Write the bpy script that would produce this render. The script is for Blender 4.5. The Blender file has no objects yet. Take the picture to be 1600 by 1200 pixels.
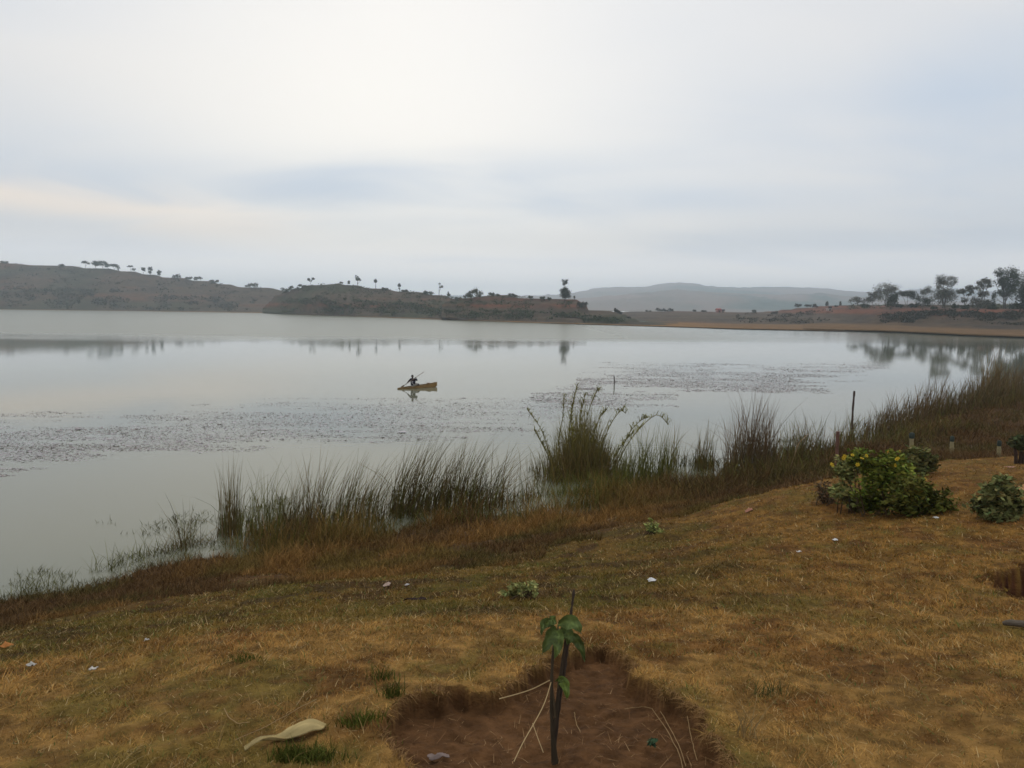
import bpy, math, random
import numpy as np
from mathutils import Matrix, Vector
R = math.radians
rng = np.random.default_rng(11)
random.seed(5)
S = bpy.context.scene
COL = S.collection

# ------------------------------------------------------------------ camera
CAMZ = 5.8; F = 1111.0; PITCH = 6.16; ROLL = 0.6
cam_d = bpy.data.cameras.new("camera"); cam_d.sensor_width = 36.0; cam_d.lens = 36.0*F/1600
cam_d.clip_start = 0.05; cam_d.clip_end = 20000
cam = bpy.data.objects.new("camera", cam_d); COL.objects.link(cam)
CM = Matrix.Rotation(R(90-PITCH), 3, 'X') @ Matrix.Rotation(R(ROLL), 3, 'Z')
cam.matrix_world = Matrix.Translation((0, 0, CAMZ)) @ CM.to_4x4()
S.camera = cam
CMN = np.array(CM)

# ------------------------------------------------------------------ world
SUN_EL, SUN_AZ = 58.0, -10.0     # azimuth measured from +Y towards +X
world = bpy.data.worlds.new("World"); S.world = world; world.use_nodes = True
nt = world.node_tree; nt.nodes.clear(); N = nt.nodes.new; L = nt.links.new
out = N('ShaderNodeOutputWorld'); bg = N('ShaderNodeBackground'); L(bg.outputs[0], out.inputs['Surface'])
bg.inputs['Strength'].default_value = 0.1
sky = N('ShaderNodeTexSky'); sky.sky_type = 'NISHITA'; sky.sun_disc = False
sky.sun_elevation = R(SUN_EL); sky.sun_rotation = R(SUN_AZ); sky.air_density = 1.0; sky.dust_density = 2.0
tc = N('ShaderNodeTexCoord')
def vmath(op, a, b=None):
    n = N('ShaderNodeVectorMath'); n.operation = op
    for i, v in enumerate((a, b)):
        if v is None: continue
        if isinstance(v, tuple): n.inputs[i].default_value = v
        else: L(v, n.inputs[i])
    return n
def fmath(op, a, b=None, clamp=False):
    n = N('ShaderNodeMath'); n.operation = op; n.use_clamp = clamp
    for i, v in enumerate((a, b)):
        if v is None: continue
        if isinstance(v, (int, float)): n.inputs[i].default_value = v
        else: L(v, n.inputs[i])
    return n.outputs[0]
def cmix(f, a, b):
    n = N('ShaderNodeMix'); n.data_type = 'RGBA'
    if isinstance(f, float): n.inputs[0].default_value = f
    else: L(f, n.inputs[0])
    for i, v in ((6, a), (7, b)):
        if isinstance(v, tuple): n.inputs[i].default_value = (*v, 1)
        else: L(v, n.inputs[i])
    return n.outputs[2]
sep = N('ShaderNodeSeparateXYZ'); L(tc.outputs['Generated'], sep.inputs[0])
zc = fmath('MAXIMUM', sep.outputs[2], 0.0)
den = fmath('ADD', zc, 0.16)
cxn = fmath('DIVIDE', sep.outputs[0], den); cyn = fmath('DIVIDE', sep.outputs[1], den)
comb = N('ShaderNodeCombineXYZ'); L(cxn, comb.inputs[0]); L(cyn, comb.inputs[1])
mp = N('ShaderNodeMapping'); L(comb.outputs[0], mp.inputs[0])
mp.inputs['Rotation'].default_value = (0, 0, R(-51)); mp.inputs['Scale'].default_value = (0.6, 1.0, 1.0); mp.inputs['Location'].default_value = (3.7, 1.3, 0)
def noise(vec, scale, detail, rough, dist=0.0):
    n = N('ShaderNodeTexNoise'); L(vec, n.inputs['Vector'])
    n.inputs['Scale'].default_value = scale; n.inputs['Detail'].default_value = detail
    n.inputs['Roughness'].default_value = rough; n.inputs['Distortion'].default_value = dist
    return n.outputs[0]
n1 = noise(mp.outputs[0], 0.7, 2, 0.35, 0.5); n2 = noise(mp.outputs[0], 1.7, 3, 0.42, 0.6)
def ramp(fac, p0, p1):
    n = N('ShaderNodeMapRange'); n.interpolation_type = 'SMOOTHSTEP'; L(fac, n.inputs[0])
    n.inputs[1].default_value = p0; n.inputs[2].default_value = p1
    return n.outputs[0]
c_blue, c_white = (0.585, 0.665, 0.775), (0.87, 0.83, 0.785)
fac = fmath('ADD', fmath('MULTIPLY', n1, 0.72), fmath('MULTIPLY', n2, 0.28))
cl = cmix(ramp(fac, 0.30, 0.70), c_blue, c_white)
def dirpx(px, py):
    v = CMN @ np.array([(px-800)/F, -(py-600)/F, -1.0]); return tuple(v/np.linalg.norm(v))
nrm = vmath('NORMALIZE', tc.outputs['Generated'])
qx = fmath('ADD', fmath('MULTIPLY', cxn, -0.78), fmath('MULTIPLY', cyn, 0.626))
qx = fmath('ADD', qx, fmath('MULTIPLY', fmath('SUBTRACT', n2, 0.5), 1.1))
lefty = ramp(cxn, 1.0, -0.4)
def band(q0, w, col, amt):
    global cl
    m = fmath('MULTIPLY', ramp(qx, q0-w, q0), ramp(qx, q0+w, q0)); cl = cmix(fmath('MULTIPLY', fmath('MULTIPLY', m, lefty), amt), cl, col)
band(2.70, 0.60, (0.62, 0.66, 0.72), 0.4)
band(3.36, 0.62, (1.05, 0.89, 0.74), 1.0)
band(4.1, 0.45, (0.64, 0.67, 0.73), 0.5)
for (px, py, pw, col, amt) in ((640, 190, 24, (1.25, 1.15, .99), 1.0), (760, 40, 9, (0.93, 0.93, 0.94), 0.5)):
    d = vmath('DOT_PRODUCT', nrm.outputs[0], dirpx(px, py))
    g = fmath('POWER', fmath('MAXIMUM', d.outputs['Value'], 0.0), pw)
    cl = cmix(fmath('MULTIPLY', fmath('MULTIPLY', g, amt), ramp(fac, 0.22, 0.58)), cl, col)
# warm streak low on the left, paler horizon band
hz = ramp(sep.outputs[2], 0.16, 0.0)
cl = cmix(fmath('MULTIPLY', hz, 0.7), cl, cmix(ramp(n2, 0.35, 0.65), (0.70, 0.705, 0.73), (0.84, 0.80, 0.775)))
cl = cmix(ramp(sep.outputs[2], 0.10, 0.0), cl, (1.62, 1.57, 1.56))
scl = N('ShaderNodeVectorMath'); scl.operation = 'SCALE'; L(cl, scl.inputs[0]); scl.inputs['Scale'].default_value = 10.0
mx = cmix(0.93, sky.outputs[0], scl.outputs[0]); L(mx, bg.inputs[0])

sun_d = bpy.data.lights.new("sun", 'SUN'); sun_d.energy = 0.55; sun_d.angle = R(30); sun_d.color = (1.0, 0.94, 0.86)
sun = bpy.data.objects.new("sun", sun_d); COL.objects.link(sun)
sd = Vector((math.sin(R(SUN_AZ))*math.cos(R(SUN_EL)), math.cos(R(SUN_AZ))*math.cos(R(SUN_EL)), math.sin(R(SUN_EL))))
sun.rotation_euler = sd.to_track_quat('Z', 'Y').to_euler(); sun.location = (0, 0, 400)
vs = S.view_settings; vs.view_transform = 'Standard'; vs.look = 'None'; vs.exposure = 0.0; vs.gamma = 1.0; vs.use_curve_mapping = False
S.render.engine = 'CYCLES'
S.cycles.max_bounces = 8; S.cycles.diffuse_bounces = 2; S.cycles.glossy_bounces = 3; S.cycles.volume_bounces = 6
S.cycles.transparent_max_bounces = 4; S.cycles.use_denoising = True; S.cycles.filter_width = 1.6
S.cycles.sample_clamp_indirect = 4.0

# ------------------------------------------------------------------ pixel rays -> world
def ray(px, py):
    px = np.asarray(px, float); py = np.asarray(py, float)
    v = np.stack([(px-800)/F, -(py-600)/F, -np.ones_like(px+py)], -1)
    return v @ CMN.T
def P(px, py, z):                       # point on the ray at height z
    v = ray(px, py); t = (np.asarray(z)-CAMZ)/v[..., 2]
    return v*t[..., None] + np.array([0, 0, CAMZ])
def W(px, py, d):                       # point on the ray at forward distance d
    v = ray(px, py); t = np.asarray(d)/v[..., 1]
    return v*t[..., None] + np.array([0, 0, CAMZ])
def DZ(px, z, d):
    p = W(px, 480+0*np.asarray(px, float), d); p = np.array(p); p[..., 2] = z; return p

# ------------------------------------------------------------------ noise
def _h(i, j, s):
    v = np.sin(i*127.1 + j*311.7 + s*74.7)*43758.5453
    return v - np.floor(v)
def vn(x, y, s=0):
    i = np.floor(x); j = np.floor(y); fx = x-i; fy = y-j
    fx = fx*fx*(3-2*fx); fy = fy*fy*(3-2*fy)
    a = _h(i, j, s); b = _h(i+1, j, s); c = _h(i, j+1, s); d = _h(i+1, j+1, s)
    return (a*(1-fx)+b*fx)*(1-fy) + (c*(1-fx)+d*fx)*fy
def fbm(x, y, s=0, o=4, g=0.5):
    r = 0; a = 1; t = 0
    for k in range(o):
        r = r + a*vn(x*2**k+17*k, y*2**k-9*k, s+k); t += a; a *= g
    return r/t
def sstep(a, b, x):
    t = np.clip((x-a)/(b-a), 0, 1); return t*t*(3-2*t)
def lerp(a, b, t): return a + (b-a)*t
def mixc(a, b, t):
    return np.asarray(a)*(1-t)[..., None] + np.asarray(b)*t[..., None]

# ------------------------------------------------------------------ mesh helpers
class Geo:
    def __init__(s): s.v = []; s.f3 = []; s.f4 = []; s.c = []; s.n = 0
    def add(s, v, f, c=None):
        v = np.asarray(v, float).reshape(-1, 3); f = np.asarray(f, int)
        if len(f): (s.f3 if f.shape[1] == 3 else s.f4).append(f + s.n)
        if c is None: c = (0.5, 0.5, 0.5)
        c = np.asarray(c, float)
        if c.ndim == 1: c = np.tile(c, (len(v), 1))
        s.v.append(v); s.c.append(c); s.n += len(v)
    def build(s, name, mat, parent=None, smooth=False, origin=None):
        v = np.concatenate(s.v) if s.v else np.zeros((0, 3)); c = np.concatenate(s.c)
        org = np.zeros(3)
        if parent is not None: org = np.array(parent.matrix_world.translation) if parent.get('_o') is None else np.array(parent['_o'])
        elif origin is not None: org = np.asarray(origin, float)
        v = v - org
        f3 = np.concatenate(s.f3) if s.f3 else np.zeros((0, 3), int); f4 = np.concatenate(s.f4) if s.f4 else np.zeros((0, 4), int)
        me = bpy.data.meshes.new(name)
        me.vertices.add(len(v)); me.vertices.foreach_set('co', v.astype(np.float32).ravel())
        li = np.concatenate([f3.ravel(), f4.ravel()]).astype(np.int32)
        me.loops.add(len(li)); me.loops.foreach_set('vertex_index', li)
        ls = np.concatenate([np.arange(len(f3))*3, len(f3)*3 + np.arange(len(f4))*4]).astype(np.int32)
        me.polygons.add(len(ls)); me.polygons.foreach_set('loop_start', ls)
        if smooth: me.polygons.foreach_set('use_smooth', np.ones(len(ls), bool))
        ca = me.color_attributes.new('Col', 'FLOAT_COLOR', 'POINT')
        ca.data.foreach_set('color', np.concatenate([c, np.ones((len(c), 1))], 1).astype(np.float32).ravel())
        me.update(calc_edges=True); me.validate()
        me.materials.append(mat)
        o = bpy.data.objects.new(name, me); COL.objects.link(o)
        if parent is not None:
            o.parent = parent; o['_o'] = [float(q_) for q_ in org]
        else: o.location = org
        return o
def grid_faces(nr, nc, wrap=False):
    i, j = np.meshgrid(np.arange(nr-1), np.arange(nc if wrap else nc-1), indexing='ij')
    j2 = (j+1) % nc
    return np.stack([i*nc+j, i*nc+j2, (i+1)*nc+j2, (i+1)*nc+j], -1).reshape(-1, 4)
def tube(g, pts, rad, sides=7, col=(.5, .5, .5), cap=True):
    pts = np.asarray(pts, float); n = len(pts); rad = np.broadcast_to(rad, (n,)).astype(float)
    tang = np.gradient(pts, axis=0); tang /= np.linalg.norm(tang, axis=1)[:, None]+1e-9
    ref = np.array([0.31, 0.95, 0.05]) if abs(tang[0][1]) < .8 else np.array([1., 0, 0])
    a = np.cross(tang, ref); a /= np.linalg.norm(a, axis=1)[:, None]; b = np.cross(tang, a)
    th = np.arange(sides)/sides*2*np.pi
    v = pts[:, None] + rad[:, None, None]*(np.cos(th)[None, :, None]*a[:, None] + np.sin(th)[None, :, None]*b[:, None])
    g.add(v.reshape(-1, 3), grid_faces(n, sides, True), col)
    if cap:
        for k in (0, n-1):
            g.add(np.concatenate([v[k], pts[k:k+1]]), [[i, (i+1) % sides, sides] for i in range(sides)], col)
def blades(g, base, h, lean, width, col, segs=3, power=1.8, tipcol=None, droop=None):
    """batch of tapering curved ribbons"""
    base = np.asarray(base); n = len(base); a = rng.uniform(0, np.pi, n)
    wd = np.stack([np.cos(a), np.sin(a)*0.6, np.zeros(n)], -1)
    t = np.linspace(0, 1, segs+1)
    vs_, cs = [], []
    for k, tt in enumerate(t):
        c = base.copy(); c[:, :2] += lean*(h*tt**power)[:, None]
        zz = tt - (0 if droop is None else droop*tt**3)
        c[:, 2] += h*zz*np.sqrt(np.clip(1-0.35*(lean**2).sum(1)*tt, .2, 1))
        wk = (width*(1-tt)**0.6*0.5 + 0.0004)[:, None]
        vs_ += [c-wd*wk, c+wd*wk]
        cc = col if tipcol is None else col*(1-tt)+tipcol*tt
        cs += [cc, cc]
    v = np.stack(vs_, 1).reshape(-1, 3); cv = np.stack(cs, 1).reshape(-1, 3)
    m = 2*(segs+1); f = []
    for k in range(segs): f.append([2*k, 2*k+1, 2*k+3, 2*k+2])
    f = (np.arange(n)[:, None, None]*m + np.array(f)[None]).reshape(-1, 4)
    g.add(v, f, cv)
def leaves(g, c, size, col, aspect=1.7, updown=0.5):
    """batch of small folded leaf quads, random orientation"""
    n = len(c); u = rng.normal(size=(n, 3)); u[:, 2] *= updown; u /= np.linalg.norm(u, axis=1)[:, None]
    w = np.cross(u, rng.normal(size=(n, 3))); w /= np.linalg.norm(w, axis=1)[:, None]+1e-9
    size = np.broadcast_to(size, (n,))[:, None]
    v = np.stack([c-u*size*.5*aspect, c-w*size*.45, c+u*size*.5*aspect, c+w*size*.45], 1).reshape(-1, 3)
    f = np.arange(n)[:, None]*4+np.array([0, 1, 2, 3])[None]
    g.add(v, f, np.repeat(col, 4, 0))
def blobpts(n, c, r, shell=0.55):
    d = rng.normal(size=(n, 3)); d /= np.linalg.norm(d, axis=1)[:, None]
    rr = rng.uniform(shell**3, 1, n)**(1/3)
    lump = 0.75+0.5*vn(d[:, 0]*2.3+c[0], d[:, 2]*2.3+d[:, 1]*1.7+c[2], 3)
    return np.asarray(c)+d*(rr*lump)[:, None]*np.asarray(r)

# ------------------------------------------------------------------ properties
def tag(o, label=None, cat=None, group=None, kind=None):
    if label: o['label'] = label
    if cat: o['category'] = cat
    if group: o['group'] = group
    if kind: o['kind'] = kind
    return o
def empty(name, loc, label, cat, group=None):
    o = bpy.data.objects.new(name, None); COL.objects.link(o); o.location = tuple(float(a) for a in loc)
    o.empty_display_size = 0.2; o['_o'] = [float(a) for a in loc]
    return tag(o, label, cat, group)

# ------------------------------------------------------------------ materials
def mat_base(name, rough=0.8, spec=0.3):
    m = bpy.data.materials.new(name); m.use_nodes = True; b = m.node_tree.nodes['Principled BSDF']
    b.inputs['Roughness'].default_value = rough; b.inputs['Specular IOR Level'].default_value = spec
    return m, m.node_tree, b
def mat_col(name, rough=0.8, spec=0.25, nscale=8.0, namt=0.25, bump=0.0, bscale=30.0, trans=0.0):
    """vertex colour varied by object-space noise"""
    m, t, b = mat_base(name, rough, spec)
    at = t.nodes.new('ShaderNodeAttribute'); at.attribute_name = 'Col'
    co = t.nodes.new('ShaderNodeTexCoord'); no = t.nodes.new('ShaderNodeTexNoise'); no.inputs['Scale'].default_value = nscale
    no.inputs['Detail'].default_value = 4
    t.links.new(co.outputs['Object'], no.inputs['Vector'])
    mr = t.nodes.new('ShaderNodeMapRange'); t.links.new(no.outputs[0], mr.inputs[0])
    mr.inputs[1].default_value = .3; mr.inputs[2].default_value = .7; mr.inputs[3].default_value = 1-namt; mr.inputs[4].default_value = 1+namt
    vm = t.nodes.new('ShaderNodeVectorMath'); vm.operation = 'SCALE'
    t.links.new(at.outputs['Color'], vm.inputs[0]); t.links.new(mr.outputs[0], vm.inputs['Scale'])
    t.links.new(vm.outputs[0], b.inputs['Base Color'])
    if bump:
        n2 = t.nodes.new('ShaderNodeTexNoise'); n2.inputs['Scale'].default_value = bscale; n2.inputs['Detail'].default_value = 5
        t.links.new(co.outputs['Object'], n2.inputs['Vector'])
        bp = t.nodes.new('ShaderNodeBump'); bp.inputs['Strength'].default_value = 0.8; bp.inputs['Distance'].default_value = bump
        t.links.new(n2.outputs[0], bp.inputs['Height']); t.links.new(bp.outputs[0], b.inputs['Normal'])
    return m
M_ground = mat_col('soil and turf', 0.95, 0.1, 14, 0.35, 0.02, 45)
M_grass = mat_col('grass blades', 0.85, 0.06, 3, 0.1)
M_reed = mat_col('reeds', 0.8, 0.05, 2, 0.15)
M_leaf = mat_col('foliage', 0.75, 0.06, 1.5, 0.25)
M_bark = mat_col('bark', 0.9, 0.1, 6, 0.3, 0.01, 20)
M_hill = mat_col('hillside', 0.95, 0.05, 0.35, 0.22, 0.5, 0.4)
M_wood = mat_col('weathered wood', 0.85, 0.2, 9, 0.3, 0.004, 60)
M_cloth = mat_col('cloth', 0.9, 0.1, 20, 0.12, 0.003, 60)
M_skin = mat_col('skin', 0.6, 0.3, 12, 0.08)
M_wall = mat_col('plaster and brick', 0.9, 0.1, 1, 0.15)
M_bigleaf = mat_col('waxy leaf', 0.5, 0.2, 22, 0.3, 0.002, 70)

# water: turbid, mirror-calm close in, wind-ruffled further out
m_w, t, b = mat_base('lake water', 0.03, 0.5)
b.inputs['Base Color'].default_value = (0.175, 0.175, 0.118, 1); b.inputs['IOR'].default_value = 1.33
g_ = t.nodes.new('ShaderNodeNewGeometry'); sx = t.nodes.new('ShaderNodeSeparateXYZ'); t.links.new(g_.outputs['Position'], sx.inputs[0])
def mnode(op, a, bb=None):
    n = t.nodes.new('ShaderNodeMath'); n.operation = op
    for i, v in enumerate((a, bb)):
        if v is None: continue
        if isinstance(v, (int, float)): n.inputs[i].default_value = v
        else: t.links.new(v, n.inputs[i])
    return n.outputs[0]
def mrange(x, a, bb, c, d, smooth=True):
    n = t.nodes.new('ShaderNodeMapRange'); n.interpolation_type = 'SMOOTHSTEP' if smooth else 'LINEAR'; t.links.new(x, n.inputs[0])
    for i, v in enumerate((a, bb, c, d)): n.inputs[i+1].default_value = v
    return n.outputs[0]
wn = t.nodes.new('ShaderNodeTexNoise'); wn.inputs['Scale'].default_value = 0.035; wn.inputs['Detail'].default_value = 3
mpw = t.nodes.new('ShaderNodeMapping'); mpw.inputs['Scale'].default_value = (0.25, 1, 1); t.links.new(g_.outputs['Position'], mpw.inputs[0]); t.links.new(mpw.outputs[0], wn.inputs['Vector'])
yy = mnode('ADD', sx.outputs[1], mnode('MULTIPLY', mnode('SUBTRACT', wn.outputs[0], 0.5), 46.0))
yy = mnode('SUBTRACT', yy, mnode('MULTIPLY', mnode('MAXIMUM', sx.outputs[0], 0.0), 0.16))
ruff = mrange(yy, 106.0, 138.0, 0.0, 1.0)
left = mrange(sx.outputs[0], 70.0, 20.0, 0.25, 1.0)
ruff = mnode('MULTIPLY', ruff, left)
t.links.new(mnode('ADD', mnode('MULTIPLY', ruff, 0.24), 0.035), b.inputs['Roughness'])
w1 = t.nodes.new('ShaderNodeTexNoise'); w1.inputs['Scale'].default_value = 1.0; w1.inputs['Detail'].default_value = 3
mp1 = t.nodes.new('ShaderNodeMapping'); mp1.inputs['Scale'].default_value = (0.5, 1.7, 1); mp1.inputs['Rotation'].default_value = (0, 0, R(-8)); t.links.new(g_.outputs['Position'], mp1.inputs[0]); t.links.new(mp1.outputs[0], w1.inputs['Vector'])
bp = t.nodes.new('ShaderNodeBump'); bp.inputs['Distance'].default_value = 1.0
t.links.new(mnode('ADD', mnode('MULTIPLY', ruff, 0.018), 0.004), bp.inputs['Strength'])
t.links.new(w1.outputs[0], bp.inputs['Height']); t.links.new(bp.outputs[0], b.inputs['Normal'])
M_water = m_w

# ------------------------------------------------------------------ near ground height field
ctrl = []
def cp(px, py, z): p = P(px, py, z); ctrl.append((p[0], p[1], z))
for a in [(-250, 1200, 4.0), (0, 1200, 4.1), (400, 1200, 4.15), (800, 1200, 4.15), (1200, 1200, 4.2), (1600, 1200, 4.3), (1900, 1200, 4.4),
          (0, 1078, 3.85), (200, 1030, 3.8), (400, 995, 3.72), (640, 978, 3.65), (820, 985, 3.72), (-250, 1120, 3.85),
          (0, 1035, 3.05), (200, 995, 3.0), (400, 968, 2.95), (640, 952, 3.0), (820, 945, 3.15), (1000, 950, 3.4),
          (0, 985, 1.3), (200, 945, 1.35), (400, 915, 1.45), (640, 890, 1.5), (820, 880, 1.8), (1000, 880, 2.4),
          (-200, 985, 0), (0, 945, 0), (150, 916, 0), (230, 893, 0), (300, 876, 0), (400, 864, 0), (480, 852, 0), (560, 846, 0), (640, 838, 0),
          (720, 812, 0), (820, 806, 0), (880, 800, 0), (960, 780, 0), (1050, 762, 0), (1130, 754, 0),
          (1000, 850, 2.0), (1010, 805, .9), (1100, 800, 1.75), (1200, 850, 2.7), (1200, 778, 2.15), (1280, 757, 2.25),
          (1200, 1000, 3.85), (1000, 1050, 3.95), (1400, 900, 3.4), (1400, 812, 2.85), (1600, 808, 3.1), (1600, 1000, 3.95), (1600, 900, 3.55),
          (1280, 749, .9), (1200, 769, .75), (1110, 790, .7), (1240, 745, .25),
          (1400, 740, 2.25), (1500, 722, 2.2), (1600, 725, 2.35), (1750, 725, 2.5),
          (1430, 715, 1.2), (1560, 716, 1.25), (1700, 716, 1.5), (1600, 690, 1.0), (1600, 650, .75), (1500, 690, .7),
          (1450, 662, 0), (1380, 684, 0.0), (1300, 712, 0.02), (1220, 735, 0), (1600, 612, 0), (1750, 575, 0), (2000, 560, 0),
          (1800, 660, 1.2), (2100, 640, 1.8), (1320, 730, .5), (1380, 704, .25)]:
    cp(*a)
ctrl += [(0, 0, 4.22), (-8, 0, 4.0), (8, 0, 4.5), (0, -15, 4.4), (-25, -10, 3.2), (25, -10, 4.6), (30, 5, 3.8), (-14, 4, 2.2), (-25, 6, 0),
         (45, 20, 2.6), (80, 30, 3.0), (80, 70, 1.5), (130, 80, 2.5), (140, 0, 4.0), (130, 110, 0), (-60, 0, -0.5), (-60, -30, 0.5)]
# lake bed: the shoreline pushed outwards
for (px, py) in [(-200, 985), (0, 945), (230, 893), (400, 864), (560, 846), (720, 812), (880, 800), (1050, 762), (1220, 735), (1450, 662), (1600, 612), (1750, 575)]:
    for k, z in ((1.35, -.45), (2.4, -1.2)):
        p = P(px, py, 0.0); ctrl.append((p[0]*k, p[1]*k, z))
ctrl = np.array(ctrl); C2 = ctrl[:, :2]/20.0
def tk(a, b):
    r2 = ((a[:, None]-b[None])**2).sum(-1); return 0.5*r2*np.log(r2+1e-12)
_n = len(C2); _A = np.zeros((_n+3, _n+3)); _A[:_n, :_n] = tk(C2, C2)+np.eye(_n)*2e-4
_A[:_n, _n] = 1; _A[:_n, _n+1:] = C2; _A[_n, :_n] = 1; _A[_n+1:, :_n] = C2.T
_w = np.linalg.solve(_A, np.concatenate([ctrl[:, 2], np.zeros(3)]))
def tps(x, y):
    x = np.asarray(x, float); sh = x.shape; q = np.stack([x.ravel(), np.asarray(y, float).ravel()], -1)/20.0; o = np.empty(len(q))
    for i in range(0, len(q), 40000):
        c = q[i:i+40000]; o[i:i+40000] = tk(c, C2)@_w[:_n] + _w[_n] + c@_w[_n+1:]
    return o.reshape(sh)
def seg_dist(x, y, poly):
    """signed distance: positive inside"""
    d = np.full(x.shape, 1e9); ins = np.zeros(x.shape, bool); n = len(poly)
    for i in range(n):
        ax, ay = poly[i]; bx, by = poly[(i+1) % n]; dx, dy = bx-ax, by-ay
        tt = np.clip(((x-ax)*dx+(y-ay)*dy)/(dx*dx+dy*dy+1e-12), 0, 1)
        d = np.minimum(d, np.hypot(x-ax-tt*dx, y-ay-tt*dy))
        c = ((ay > y) != (by > y)) & (x < (bx-ax)*(y-ay)/(by-ay+1e-12)+ax); ins ^= c
    return np.where(ins, d, -d)
PIT1 = PIT2 = [(900., 900.), (901., 900.), (901., 901.)]
def pits(x, y):
    wob = (vn(x*8, y*8, 5)-.5)*0.10 + (vn(x*24, y*24, 6)-.5)*0.045
    a = seg_dist(x, y, PIT1)+wob; b2 = seg_dist(x, y, PIT2)+wob*2
    return a, b2
def height(x, y, detail=True):
    x = np.asarray(x, float); y = np.asarray(y, float)
    z = tps(x, y)
    if detail:
        far = np.clip(np.hypot(x, y)/10, .25, 1.4)
        z = z + (fbm(x*.55, y*.55, 1, 3)-.5)*0.20*far + (fbm(x*2.6, y*2.6, 2, 3)-.5)*0.085*far + (vn(x*11, y*11, 4)-.5)*0.026 + (vn(x*27, y*27, 44)-.5)*0.010
        near = (np.hypot(x, y) < 14)
        if near.any():
            a, b2 = pits(x, y)
            z = z - np.where(near, (0.115+.03*sstep(.0,.5,a))*sstep(0.0, 0.032, a)*(1-.3*vn(x*6, y*6, 9)) - (a > 0)*(fbm(x*16, y*16, 45, 4, .65)-.5)*.05, 0) + np.where(near, 0.012*sstep(-.2, -.02, a), 0)
            z = z - np.where(near, 0.36*sstep(0.0, 0.06, b2), 0)
    return z
def G(px, py):
    """where the pixel's ray meets the near ground"""
    v = ray(px, py); v = v/np.linalg.norm(v); t = 1.0; o = np.array([0, 0, CAMZ])
    ts = 1.0*1.012**np.arange(420); p = o+v*ts[:, None]; h = height(p[:, 0], p[:, 1]); below = np.where(p[:, 2] < h)[0]
    if not len(below): return P(px, py, 0.0)
    k = below[0]; lo, hi = ts[max(k-1, 0)], ts[k]
    for _ in range(14):
        m = (lo+hi)/2; q = o+v*m
        if q[2] < height(q[:1], q[1:2])[0]: hi = m
        else: lo = m
    return o+v*hi
def onground(x, y): return float(height(np.array([x]), np.array([y]))[0])

_a = [tuple(G(a, b2)[:2]) for a, b2 in [(606, 1112), (618, 1098), (700, 1084), (780, 1074), (822, 1056), (850, 1036), (890, 1020), (945, 1014), (975, 1034), (1010, 1066), (1060, 1096), (1095, 1122), (1122, 1158), (1138, 1192)]]
_b = [tuple(G(a, b2)[:2]) for a, b2 in [(1150, 1300), (900, 1400), (700, 1330), (652, 1230), (622, 1165)]]
_c = [tuple(G(a, b2)[:2]) for a, b2 in [(1535, 906), (1556, 894), (1590, 884), (1640, 868), (1720, 862), (1800, 900), (1760, 955), (1650, 950), (1600, 938), (1562, 924)]]
PIT1, PIT2 = _a+_b, _c
TAN, OCH, RED, GRN, DRK, SOIL, WETB = map(np.array, ([.350, .192, .054], [.255, .128, .027], [.185, .080, .022], [.105, .095, .018], [.070, .034, .014], [.100, .048, .019], [.105, .055, .024]))
def turfcol(x, y, z):
    a = fbm(x*1.3, y*1.3, 21, 5, .62); b_ = fbm(x*2.4+5, y*2.4, 22, 5, .6); c_ = fbm(x*.45+3, y*.6, 23, 3); d_ = fbm(x*9, y*9, 24, 3)
    r = np.hypot(x, y)
    col = mixc(TAN, OCH, sstep(2.5, 9.0, r)*.8)
    col = mixc(col, RED, sstep(.50, .68, b_)*.7)
    col = mixc(col, GRN, sstep(.53, .68, a)*.58*sstep(.38, .6, d_+.1*a))
    col = col*(.72+.56*sstep(.3, .7, d_))[..., None]
    strip = sstep(3.62, 3.25, z)*sstep(1.0, 1.6, z)*sstep(3.5, .2, x-.06*y)      # lower greenish bench
    col = mixc(col, np.array([.155, .095, .020]), strip*.75); col = mixc(col, GRN*1.1, strip*sstep(.45, .6, a)*.5)
    col = mixc(col, DRK, strip*sstep(.46, .6, b_)*.7)
    shore = sstep(1.75, .95, z+.7*(c_-.5)+.3*(b_-.5))
    col = mixc(col, WETB, shore*.85)
    return col
# sheet laid out in rings, fine close to the viewer
na, nr = 760, 380
az = np.linspace(R(-115), R(115), na); rr = 5.0*(150/5.0)**(np.arange(nr)/(nr-1))
rr = np.concatenate([[0.05, .4, .7, 1.0, 1.3], 1.6*(5/1.6)**(np.arange(400)/400), rr]); nr = len(rr)
X = rr[:, None]*np.sin(az)[None]; Y = rr[:, None]*np.cos(az)[None]
Z = height(X, Y)
pa, pb = pits(X, Y); rad_ = np.hypot(X, Y)
soil = np.maximum(sstep(-.015, .02, pa), sstep(-.02, .03, pb))*(rad_ < 14)
gc = turfcol(X, Y, Z)*.62
sc = SOIL*(0.75+.6*fbm(X*7, Y*7, 31, 4))[..., None]
gc = mixc(gc, sc, soil); gc = mixc(gc, np.array([.075, .026, .015])*(0.7+.6*fbm(X*7, Y*7, 31, 4))[..., None], sstep(-.02, .03, pb)*(rad_ < 14)); gc = mixc(gc, np.array([.05, .035, .02]), sstep(.06, -.1, Z))  # second pit: redder soil colour, with the shadow of its walls painted in
g = Geo(); g.add(np.stack([X, Y, Z], -1).reshape(-1, 3), grid_faces(nr, na)[:, ::-1], gc.reshape(-1, 3))
o = g.build('ground', M_ground, smooth=True); tag(o, kind='structure')

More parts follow.
